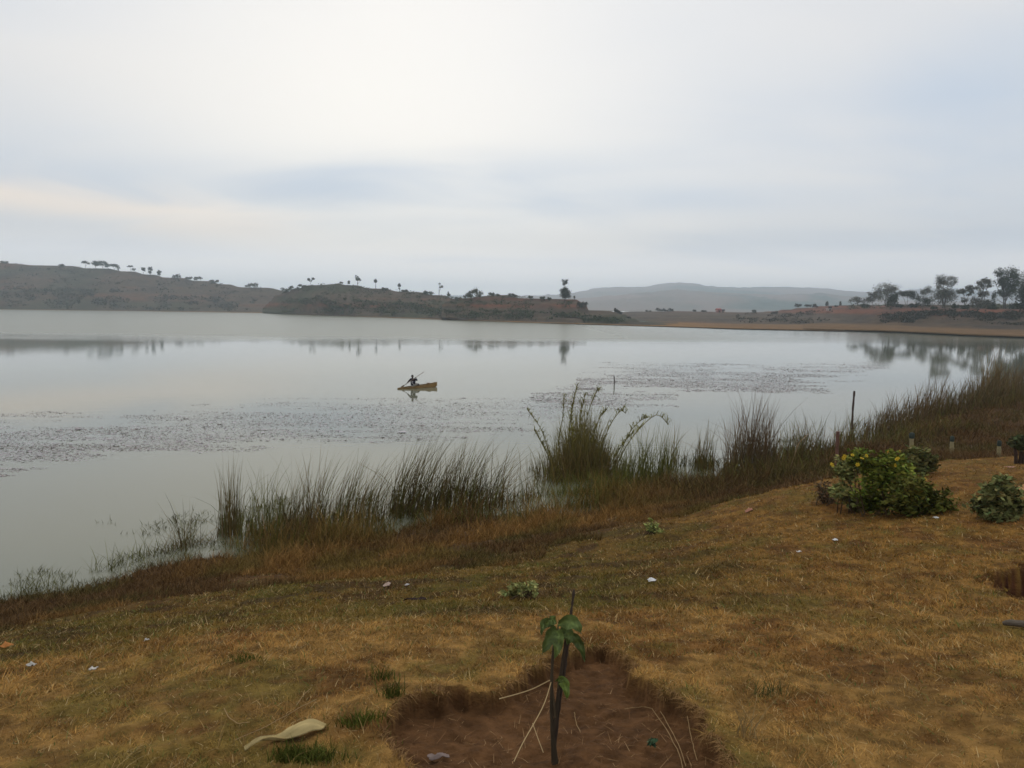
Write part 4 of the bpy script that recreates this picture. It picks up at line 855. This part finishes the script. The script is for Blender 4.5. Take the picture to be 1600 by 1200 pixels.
g1.build('leaf_stalk', M_bark, sap)
g1 = Geo(); Q = path([(866, 1165, .03), (873, 1110, .03), (881, 1050, .03), (888, 1000, .03), (892, 960, .03), (897, 922, .03)], dS, 30); Q[0, 2] = onground(Q[0, 0], Q[0, 1])-.02
tube(g1, Q, np.linspace(.0085, .0045, 30)*(1+.16*rng.normal(size=30)), 7, (.055, .04, .03)); tag(g1.build('stake', M_bark, origin=Q[0]), 'thin dark bare stake leaning behind the sapling leaves', 'stake')

# straws around the sapling
for (pts, lab, w_) in [([(859, 1063, -.02), (830, 1078, .02), (803, 1086, .05), (780, 1092, .06)], 'curved pale straw tied from the sapling toward left rim', .003),
                   ([(861, 1066, -.02), (852, 1098, -.1), (836, 1128, -.2), (818, 1158, -.3), (803, 1190, -.36)], 'long straight pale straw slanting from sapling to lower left', .0026),
                   ([(832, 1130, -.18), (841, 1155, -.25), (849, 1176, -.28)], 'short straw leaning off the long slanting straw', .002)]:
    Q = path(pts, dS, 14); w_ *= .7
    for q in Q[3:]: q[2] = max(q[2], onground(q[0], q[1])+.004)
    g1 = Geo(); tube(g1, Q, w_, 5, (.42, .30, .15)); tag(g1.build('straw', M_reed, origin=Q[0]), lab, 'straw', 'loose straws around the sapling')
for (pts, lab) in [([(976, 1113), (1005, 1109), (1018, 1112)], 'thin straw lying level on the right pit floor'), ([(1027, 1108), (1045, 1140), (1062, 1172), (1072, 1204)], 'first long straw bending down the right pit wall'), ([(1018, 1112), (1040, 1142), (1060, 1180), (1068, 1210)], 'second long straw beside the first one in pit'),
                   ([(1074, 1125), (1080, 1160), (1089, 1195)], 'straw crossing the rim right of the long pair'), ([(897, 1118), (900, 1135), (907, 1150)], 'short pale straw right of the sapling stem'),
                   ([(367, 1163), (400, 1148), (440, 1128), (470, 1110), (495, 1098)], 'long thin twig lying on the turf above beige sheath'), ([(463, 1108), (475, 1090), (487, 1080)], 'short straw crossing the long twig on turf'), ([(350, 1112), (358, 1128), (372, 1136), (390, 1134)], 'curled straw lying left of the long twig'), ([(466, 895), (495, 893), (520, 891)], 'pale straw lying at the edge of the brown marsh'), ([(300, 925), (310, 915), (318, 904)], 'slanted pale straw in the brown marsh left side')]:
    q = np.array([G(a, b2)+[0, 0, .006] for a, b2 in pts]); tt = np.linspace(0, len(q)-1, 12); Q = np.stack([np.interp(tt, range(len(q)), q[:, k]) for k in range(3)], -1); g1 = Geo()
    far_ = max(1, Q[0, 1]/4); tube(g1, Q+rng.normal(0, .001, Q.shape)+[0, 0, .01], .0016*far_, 5, (.32, .21, .10)); tag(g1.build('straw', M_reed, origin=Q[0]), lab, 'straw', 'loose straws on the ground')

# beige dry sheath
A0 = G(382, 1178); A1 = G(508, 1136); g1 = Geo(); nu, nv = 30, 11; u = np.linspace(0, 1, nu); ax = A1-A0; ax[2] = 0; Ln = np.linalg.norm(ax); ax /= Ln; sd_ = np.array([-ax[1], ax[0], 0])
wd = np.interp(u, [0, .2, .38, .45, .55, .7, .88, .96, 1], [.003, .006, .009, .019, .030, .036, .029, .016, .003]); v = np.linspace(-1, 1, nv); V = np.zeros((nu, nv, 3))
for i in range(nu):
    c = A0+ax*Ln*u[i]+sd_*.012*math.sin(u[i]*5); 
    for j in range(nv):
        q = c+sd_*wd[i]*v[j]; q[2] = onground(q[0], q[1])+.02+wd[i]*.85*(1-v[j]**2)+.006*math.sin(v[j]*8+u[i]*9)+.004*math.sin(v[j]*19+2)+.01*math.sin(u[i]*11); V[i, j] = q
cs = np.tile((.50, .38, .17), (nu*nv, 1))*(1+.14*np.sin(np.tile(v, nu)*16))[:, None]
g1.add(V.reshape(-1, 3), grid_faces(nu, nv), cs); Vb = V.copy(); Vb[..., 2] = Vb[..., 2]*.0+(V[..., 2]-.004); g1.add(Vb.reshape(-1, 3), grid_faces(nu, nv)[:, ::-1], cs*.8)
tag(g1.build('dry_sheath', M_cloth, smooth=True, origin=A0), 'beige dry husk like sheath lying on the turf', 'husk')

# litter
def scrap(label, px, py, w, h, col, name='litter', cat='litter', rise=.03, rot=0.0, group='pale scraps of litter on the grass'):
    c = G(px, py); s = c[1]/F*1.15; n_ = 8; th = np.linspace(-1, 1, n_); g1 = Geo(); V = np.zeros((n_, n_, 3)); sd = rng.integers(0, 99)
    for i in range(n_):
        for j in range(n_):
            a_, b2 = th[i], th[j]; rr_ = 1-.35*vn(np.array([a_*2.+sd]), np.array([b2*2.]), 7)[0]; q = c+np.array([a_*w*s*.5*rr_*math.cos(rot)-b2*h*s*.5*math.sin(rot), b2*h*s*.9*rr_, 0]); q[2] = onground(q[0], q[1])+.018+rise*vn(np.array([a_*2.3+sd]), np.array([b2*2.3+sd]), 8)[0]*(1-.6*max(abs(a_), abs(b2))); V[i, j] = q
    g1.add(V.reshape(-1, 3), grid_faces(n_, n_), col); g1.add(V.reshape(-1, 3)-[0, 0, .003], grid_faces(n_, n_)[:, ::-1], col)
    return tag(g1.build(name, M_cloth, origin=c), label, cat, group)
scrap('bright white crumpled scrap on the mid slope right of sapling', 1018, 911, 12, 7, (.75, .74, .72), rise=.06)
scrap('small white scrap right one of a pair on lower bench', 636, 917, 8, 6, (.62, .58, .55), rise=.04)
scrap('dull pinkish scrap left one of a pair on lower bench', 605, 915, 11, 8, (.42, .30, .24), rise=.04)
scrap('grey pink torn paper piece on the pit floor', 685, 1190, 34, 9, (.24, .18, .155), rise=.03)
scrap('small white litter bit at the left crest of turf', 146, 1051, 13, 5, (.6, .55, .48))
scrap('thin white litter scrap near the far left strip', 50, 1044, 10, 6, (.5, .47, .42))
scrap('tiny white fleck of litter below the marsh left', 229, 1005, 6, 4, (.6, .58, .54))
scrap('orange lump lying at the far left in brown marsh', 10, 1014, 18, 9, (.42, .17, .05), 'clod', 'clod', .07)
scrap('small white scrap in front of the dark bush', 1305, 846, 8, 5, (.7, .69, .66))
scrap('tiny white scrap below the mid right slope', 1248, 865, 6, 4, (.7, .69, .66))
scrap('pinkish clay lump on grass beneath the reeds', 1170, 799, 12, 7, (.36, .17, .11), 'clod', 'clod', .06)
scrap('pale pink flat scrap on mound near the fence posts', 1577, 732, 16, 5, (.42, .24, .17), rise=.04)
scrap('orange clay lump beside the grey green bush', 1598, 768, 16, 12, (.42, .22, .1), 'clod', 'clod', .15)
scrap('white scrap lying below the low dark green bush', 1462, 811, 7, 4, (.6, .6, .57))
scrap('white scrap caught in the orange reeds', 532, 831, 8, 5, (.6, .58, .5), rise=.1)
scrap('dark muddy clod on lower bench beside the scraps', 648, 942, 34, 9, (.035, .022, .018), 'clod', 'clod', .07)
scrap('small dark brown dung clod on the right turf', 1118, 956, 7, 6, (.07, .035, .02), 'clod', 'clod', .04)
scrap('small white fragment on the flat right far bank', 1534, 516, 3, 2, (.6, .6, .6)) if False else None
# grey plank at right
c0 = G(1567, 981); c1 = G(1612, 986); g1 = Geo(); Q = np.linspace(c0, c1, 8); Q[:, 2] = [onground(a[0], a[1])+.03 for a in Q]
tube(g1, Q, np.array([.012, .02, .022, .022, .023, .023, .022, .02]), 6, (.12, .095, .07)); tag(g1.build('broken_branch', M_wood, origin=c0), 'short grey broken wood piece at the right frame edge', 'wood')

# ------------------------------------------------------------------ canoe, paddler, paddle
Lp = P(621, 608.0, 0.0); Rp = P(682, 604.3, 0.0); ua = Rp-Lp; LEN = np.linalg.norm(ua); ua /= LEN; va = np.array([-ua[1], ua[0], 0])
can = empty('canoe', (Lp+Rp)/2, 'narrow weathered wooden canoe with raised bow on the lake', 'canoe')
ns, nk = 26, 13; s = np.linspace(0, 1, ns); hw = .27*np.interp(s, [0, .1, .3, .6, .85, 1], [.06, .5, .95, 1, .75, .42]); gun = np.interp(s, [0, .15, .4, .7, .9, 1], [.08, .11, .16, .23, .29, .35]); keel = np.interp(s, [0, .1, .5, .9, 1], [-.02, -.1, -.12, -.08, .04])
def hull(inset, dz):
    V = np.zeros((ns, nk, 3)); th = np.linspace(-np.pi/2, np.pi/2, nk)
    for i in range(ns):
        w_ = max(hw[i]-inset, .006)
        for j in range(nk):
            a_ = np.sign(np.sin(th[j]))*abs(np.sin(th[j]))**.55*w_; zz = lerp(keel[i]+dz, gun[i], 1-abs(np.cos(th[j]))**.6)
            V[i, j] = Lp+ua*(s[i]*LEN)+va*a_+[0, 0, zz]
    return V
Vo, Vi = hull(0, 0), hull(.03, .04); fc = grid_faces(ns, nk); g1 = Geo()
tonej = np.repeat(.8+.4*vn(s*7, s*0, 5), nk)[:, None]; hc = np.tile((.27, .165, .062), (ns*nk, 1))*tonej
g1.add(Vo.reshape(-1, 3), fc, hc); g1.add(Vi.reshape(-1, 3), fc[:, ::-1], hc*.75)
for j in (0, nk-1):
    rim = np.concatenate([Vo[:, j], Vi[:, j]]); g1.add(rim, [[i, i+1, ns+i+1, ns+i] for i in range(ns-1)], (.30, .19, .09))
for i in (0, ns-1):
    rim = np.concatenate([Vo[i], Vi[i]]); g1.add(rim, [[k_, k_+1, nk+k_+1, nk+k_] for k_ in range(nk-1)], (.2, .11, .05))
g1.add(Vo[-1], [[0, k_, k_+1] for k_ in range(1, nk-1)], (.17, .09, .045))
g1.build('hull', M_wood, can, smooth=False)
def cbox(g, c, hx, hy, hz, col):
    v = np.array([c+ua*a_*hx+va*b2*hy+np.array([0, 0, c_*hz]) for c_ in (-1, 1) for b2 in (-1, 1) for a_ in (-1, 1)]); g.add(v, [[0, 2, 3, 1], [4, 5, 7, 6], [0, 1, 5, 4], [2, 6, 7, 3], [0, 4, 6, 2], [1, 3, 7, 5]], col)
sp = float((P(646, 606, 0.0)[0]-Lp[0])/ua[0])/LEN
for k_, (q, zz) in enumerate(((sp, .13), (.80, .30))):
    w_ = float(np.interp(q, s, hw)); g1 = Geo(); cbox(g1, Lp+ua*q*LEN+[0, 0, zz], .1, w_-.02, .012, (.24, .15, .08)); g1.build('seat', M_wood, can)
seat = Lp+ua*sp*LEN+np.array([0, 0, .142])
def skin_obj(name, verts, edges, radii, mat, parent, col, sub=2):
    me = bpy.data.meshes.new(name); me.from_pydata([tuple(v) for v in verts], edges, []); ca = me.color_attributes.new('Col', 'FLOAT_COLOR', 'POINT')
    for i in range(len(verts)): ca.data[i].color = (*col, 1)
    o1 = bpy.data.objects.new(name, me); COL.objects.link(o1); o1.parent = parent
    mm = o1.modifiers.new('Skin', 'SKIN'); mm.use_smooth_shade = True
    sv = me.skin_vertices[0].data
    for i, r_ in enumerate(radii):
        sv[i].radius = (r_, r_) if not isinstance(r_, tuple) else r_; sv[i].use_root = (i == 0)
    m2 = o1.modifiers.new('Subdivision', 'SUBSURF'); m2.levels = sub; m2.render_levels = sub
    mt = bpy.data.materials.new(name+' paint'); mt.use_nodes = True; b2 = mt.node_tree.nodes['Principled BSDF']; b2.inputs['Roughness'].default_value = .8; b2.inputs['Specular IOR Level'].default_value = .2
    no = mt.node_tree.nodes.new('ShaderNodeTexNoise'); no.inputs['Scale'].default_value = 9; mr = mt.node_tree.nodes.new('ShaderNodeMix'); mr.data_type = 'RGBA'; mr.inputs[6].default_value = (*[c*.75 for c in col], 1); mr.inputs[7].default_value = (*[min(1, c*1.2) for c in col], 1)
    mt.node_tree.links.new(no.outputs[0], mr.inputs[0]); mt.node_tree.links.new(mr.outputs[2], b2.inputs['Base Color']); me.materials.append(mt)
    return o1
per = empty('person', seat, 'person in dark top with pale chest mark paddling while seated in canoe', 'person')
J = {'pel': (0, 0, .09), 'wai': (0, 0, .24), 'che': (-.01, -.01, .42), 'nk': (-.02, -.02, .57), 'hb': (-.03, -.04, .63), 'hm': (-.035, -.05, .71), 'ht': (-.035, -.045, .79),
     'sl': (-.17, .02, .50), 'el': (-.30, -.10, .34), 'wl': (-.40, -.17, .22), 'pl': (-.435, -.185, .19), 'sr': (.16, -.03, .50), 'er': (.31, -.10, .42), 'wr': (.24, -.19, .59), 'pr': (.215, -.20, .64),
     'hl': (.02, -.09, .07), 'kl': (.36, -.10, .20), 'al': (.48, -.09, -.02), 'fl': (.60, -.09, -.03), 'hr': (.02, .09, .07), 'kr': (.36, .09, .18), 'ar': (.48, .08, -.02), 'fr': (.60, .08, -.03)}
for s_, q_ in (('l', -1), ('r', 1)):
    for k_, (al, sd2, zz) in {'h': (.03, .085, .07), 'k': (.34, .12, .17), 'a': (.60, .10, -.10), 'f': (.74, .09, -.13)}.items():
        q2 = ua*al+va*q_*sd2; J[k_+s_] = (float(q2[0]), float(q2[1]), zz)
V_, E_, R_ = [], [], []; idx = {}
def jv(k_, r_, par=None, pos=None):
    idx[k_] = len(V_); V_.append(pos if pos is not None else J[k_]); R_.append(r_)
    if par is not None: E_.append((idx[par], idx[k_]))
jv('pel', .12); jv('wai', (.12, .095), 'pel'); jv('che', (.15, .10), 'wai'); jv('nk', .052, 'che'); jv('hb', .06, 'nk'); jv('hm', (.078, .09), 'hb'); jv('ht', .055, 'hm')
for s_ in 'lr':
    jv('s'+s_, .062, 'che'); jv('e'+s_, .042, 's'+s_); jv('w'+s_, .027, 'e'+s_); jv('p'+s_, (.036, .02), 'w'+s_)
    p_ = np.array(J['p'+s_]); pd_ = np.array([.81, 0, .58]) ; gd = np.array([-.3, -.75, -.5]) if s_ == 'l' else np.array([-.5, -.6, .2]); gd = gd/np.linalg.norm(gd)
    for k_, (o_, l_) in enumerate(((-.026, .030), (-.009, .036), (.009, .034), (.026, .026))):
        a_ = p_+pd_*o_+gd*.018; b2 = a_+gd*l_; c_ = b2+np.array([-.2, .1, -.9])*.024; jv(f'f{s_}{k_}a', .009, 'p'+s_, tuple(a_)); jv(f'f{s_}{k_}b', .0085, f'f{s_}{k_}a', tuple(b2)); jv(f'f{s_}{k_}c', .007, f'f{s_}{k_}b', tuple(c_))
    a_ = p_+pd_*.035+np.array([0, -.005, .0]); b2 = a_+gd*.02+pd_*.012; jv(f't{s_}a', .011, 'p'+s_, tuple(a_)); jv(f't{s_}b', .009, f't{s_}a', tuple(b2))
    jv('h'+s_, .085, 'pel'); jv('k'+s_, .056, 'h'+s_); jv('a'+s_, .036, 'k'+s_); jv('f'+s_, .035, 'a'+s_)
body = skin_obj('body', V_, E_, R_, M_skin, per, (.07, .038, .025))
def sub_skin(name, keys, links, radii, col):
    ix = {k_: i for i, k_ in enumerate(keys)}; return skin_obj(name, [J[k_] for k_ in keys], [(ix[a_], ix[b2]) for a_, b2 in links], radii, None, per, col)
J['ch2'] = (-.015, -.01, .50); J['hem'] = (0, 0, .07); J['wl2'] = (-.375, -.155, .25); J['wr2'] = (.252, -.18, .56)
sub_skin('shirt', ['wai', 'hem', 'che', 'ch2', 'sl', 'el', 'wl2', 'sr', 'er', 'wr2'], [('wai', 'hem'), ('wai', 'che'), ('che', 'ch2'), ('che', 'sl'), ('sl', 'el'), ('el', 'wl2'), ('che', 'sr'), ('sr', 'er'), ('er', 'wr2')], [(.185, .14), (.18, .15), (.215, .14), (.09, .08), .078, .058, .045, .078, .062, .045], (.022, .018, .028))
sub_skin('trousers', ['pel', 'hl', 'kl', 'hr', 'kr'], [('pel', 'hl'), ('hl', 'kl'), ('pel', 'hr'), ('hr', 'kr')], [.125, .1, .075, .1, .075], (.30, .28, .25))
# face, ears, hair
def ell(g, c, r, col, nu=12, nv=9, keep=lambda d: True):
    th = np.linspace(0, np.pi, nv); ph = np.arange(nu)/nu*2*np.pi; d = np.stack([np.sin(th)[:, None]*np.cos(ph), np.sin(th)[:, None]*np.sin(ph), np.cos(th)[:, None]*np.ones(nu)], -1).reshape(-1, 3)
    g.add(d*np.array(r)+np.array(c)+seat, grid_faces(nv, nu, True), col)
g1 = Geo(); ell(g1, (-.04, -.028, .745), (.083, .088, .075), (.015, .012, .01)); g1.build('hair', M_cloth, per, smooth=True)
fd = np.array([.35, -.93, 0]); fs = np.array([.93, .35, 0]); hc0 = np.array([-.035, -.05, .70])
g1 = Geo(); ell(g1, hc0+fd*.085+[0, 0, -.005], (.013, .016, .022), (.075, .04, .027)); g1.build('nose', M_skin, per, smooth=True)
g1 = Geo(); ell(g1, hc0+fd*.075+[0, 0, -.042], (.024, .012, .008), (.10, .04, .035)); g1.build('mouth', M_skin, per, smooth=True)
for s_ in (-1, 1):
    g1 = Geo(); ell(g1, hc0+fd*.074+fs*s_*.03+[0, 0, .018], (.012, .01, .007), (.5, .48, .45)); g1.build('eye', M_skin, per, smooth=True)
    g1 = Geo(); ell(g1, hc0+fs*s_*.078, (.014, .02, .03), (.07, .038, .025)); g1.build('ear', M_skin, per, smooth=True)
# pale C shaped print on the chest
g1 = Geo(); th = np.radians(np.linspace(50, 310, 16)); cc = []
for a_ in th:
    for rr_ in (.045, .078):
        cc.append(seat+np.array([.0+math.cos(a_)*rr_*.9, 0, .29+math.sin(a_)*rr_]))
cc = np.array(cc); cc[:, 1] = seat[1]-.185+((cc[:, 0]-seat[0])**2)*1.2; g1.add(cc, [[2*i, 2*i+1, 2*i+3, 2*i+2] for i in range(15)], (.72, .68, .70)); g1.add(cc+[0, .004, 0], [[2*i, 2*i+2, 2*i+3, 2*i+1] for i in range(15)], (.72, .68, .70)); g1.build('chest_print', M_cloth, per)
# paddle through both hands
h1 = seat+np.array([-.44, -.215, .185]); h2 = seat+np.array([.215, -.235, .64]); dv = (h2-h1)/np.linalg.norm(h2-h1); p0 = h1-dv*.50; p1 = h2+dv*.72
pad = empty('paddle', p0, 'long thin wooden paddle held across the body of the paddler', 'paddle'); g1 = Geo(); tube(g1, np.linspace(h1-dv*.22, p1, 12), .017, 8, (.20, .14, .09)); g1.build('shaft', M_wood, pad)
g1 = Geo(); bw = np.cross(dv, [0, 1, 0]); bw /= np.linalg.norm(bw); th = np.linspace(0, 1, 9); ww = .055*np.sin(np.pi*(.12+.8*th))**.6; ctr = h1-dv*.18-dv[None]*(th*.36)[:, None]
v_ = np.concatenate([ctr+bw*ww[:, None], ctr-bw*ww[:, None]]); 
for dy in (-.008, .008): g1.add(v_+[0, dy, 0], [[i, i+1, 9+i+1, 9+i] for i in range(8)], (.19, .13, .08))
for sgn in (0, 9): g1.add(np.concatenate([v_[sgn:sgn+9]+[0, -.008, 0], v_[sgn:sgn+9]+[0, .008, 0]]), [[i, i+1, 10+i, 9+i] for i in range(8)], (.19, .13, .08))
g1.build('blade', M_wood, pad)

# ------------------------------------------------------------------ haze
g = Geo(); x0, x1, y0, y1, z0, z1 = -4700, 4700, -160, 4350, -16, 140
zmax = max((o_.matrix_world @ Vector(c_)).z for o_ in bpy.data.objects if o_.type == 'MESH' for c_ in o_.bound_box); z1 = zmax+3
g.add([(x, y, z) for z in (z0, z1) for y in (y0, y1) for x in (x0, x1)], [[0, 2, 3, 1], [4, 5, 7, 6], [0, 1, 5, 4], [2, 6, 7, 3], [0, 4, 6, 2], [1, 3, 7, 5]])
hm = bpy.data.materials.new('haze'); hm.use_nodes = True; t = hm.node_tree; t.nodes.clear(); ho = t.nodes.new('ShaderNodeOutputMaterial'); pv = t.nodes.new('ShaderNodeVolumePrincipled')
pv.inputs['Color'].default_value = (.79, .91, 1.0, 1); pv.inputs['Density'].default_value = 0.00045; pv.inputs['Anisotropy'].default_value = 0.75
t.links.new(pv.outputs[0], ho.inputs['Volume']); hz_ = g.build('haze', hm); tag(hz_, 'thin pale morning haze over the lake and hills', 'haze', kind='stuff')
for o_ in bpy.data.objects:
    if '_o' in o_: del o_['_o']
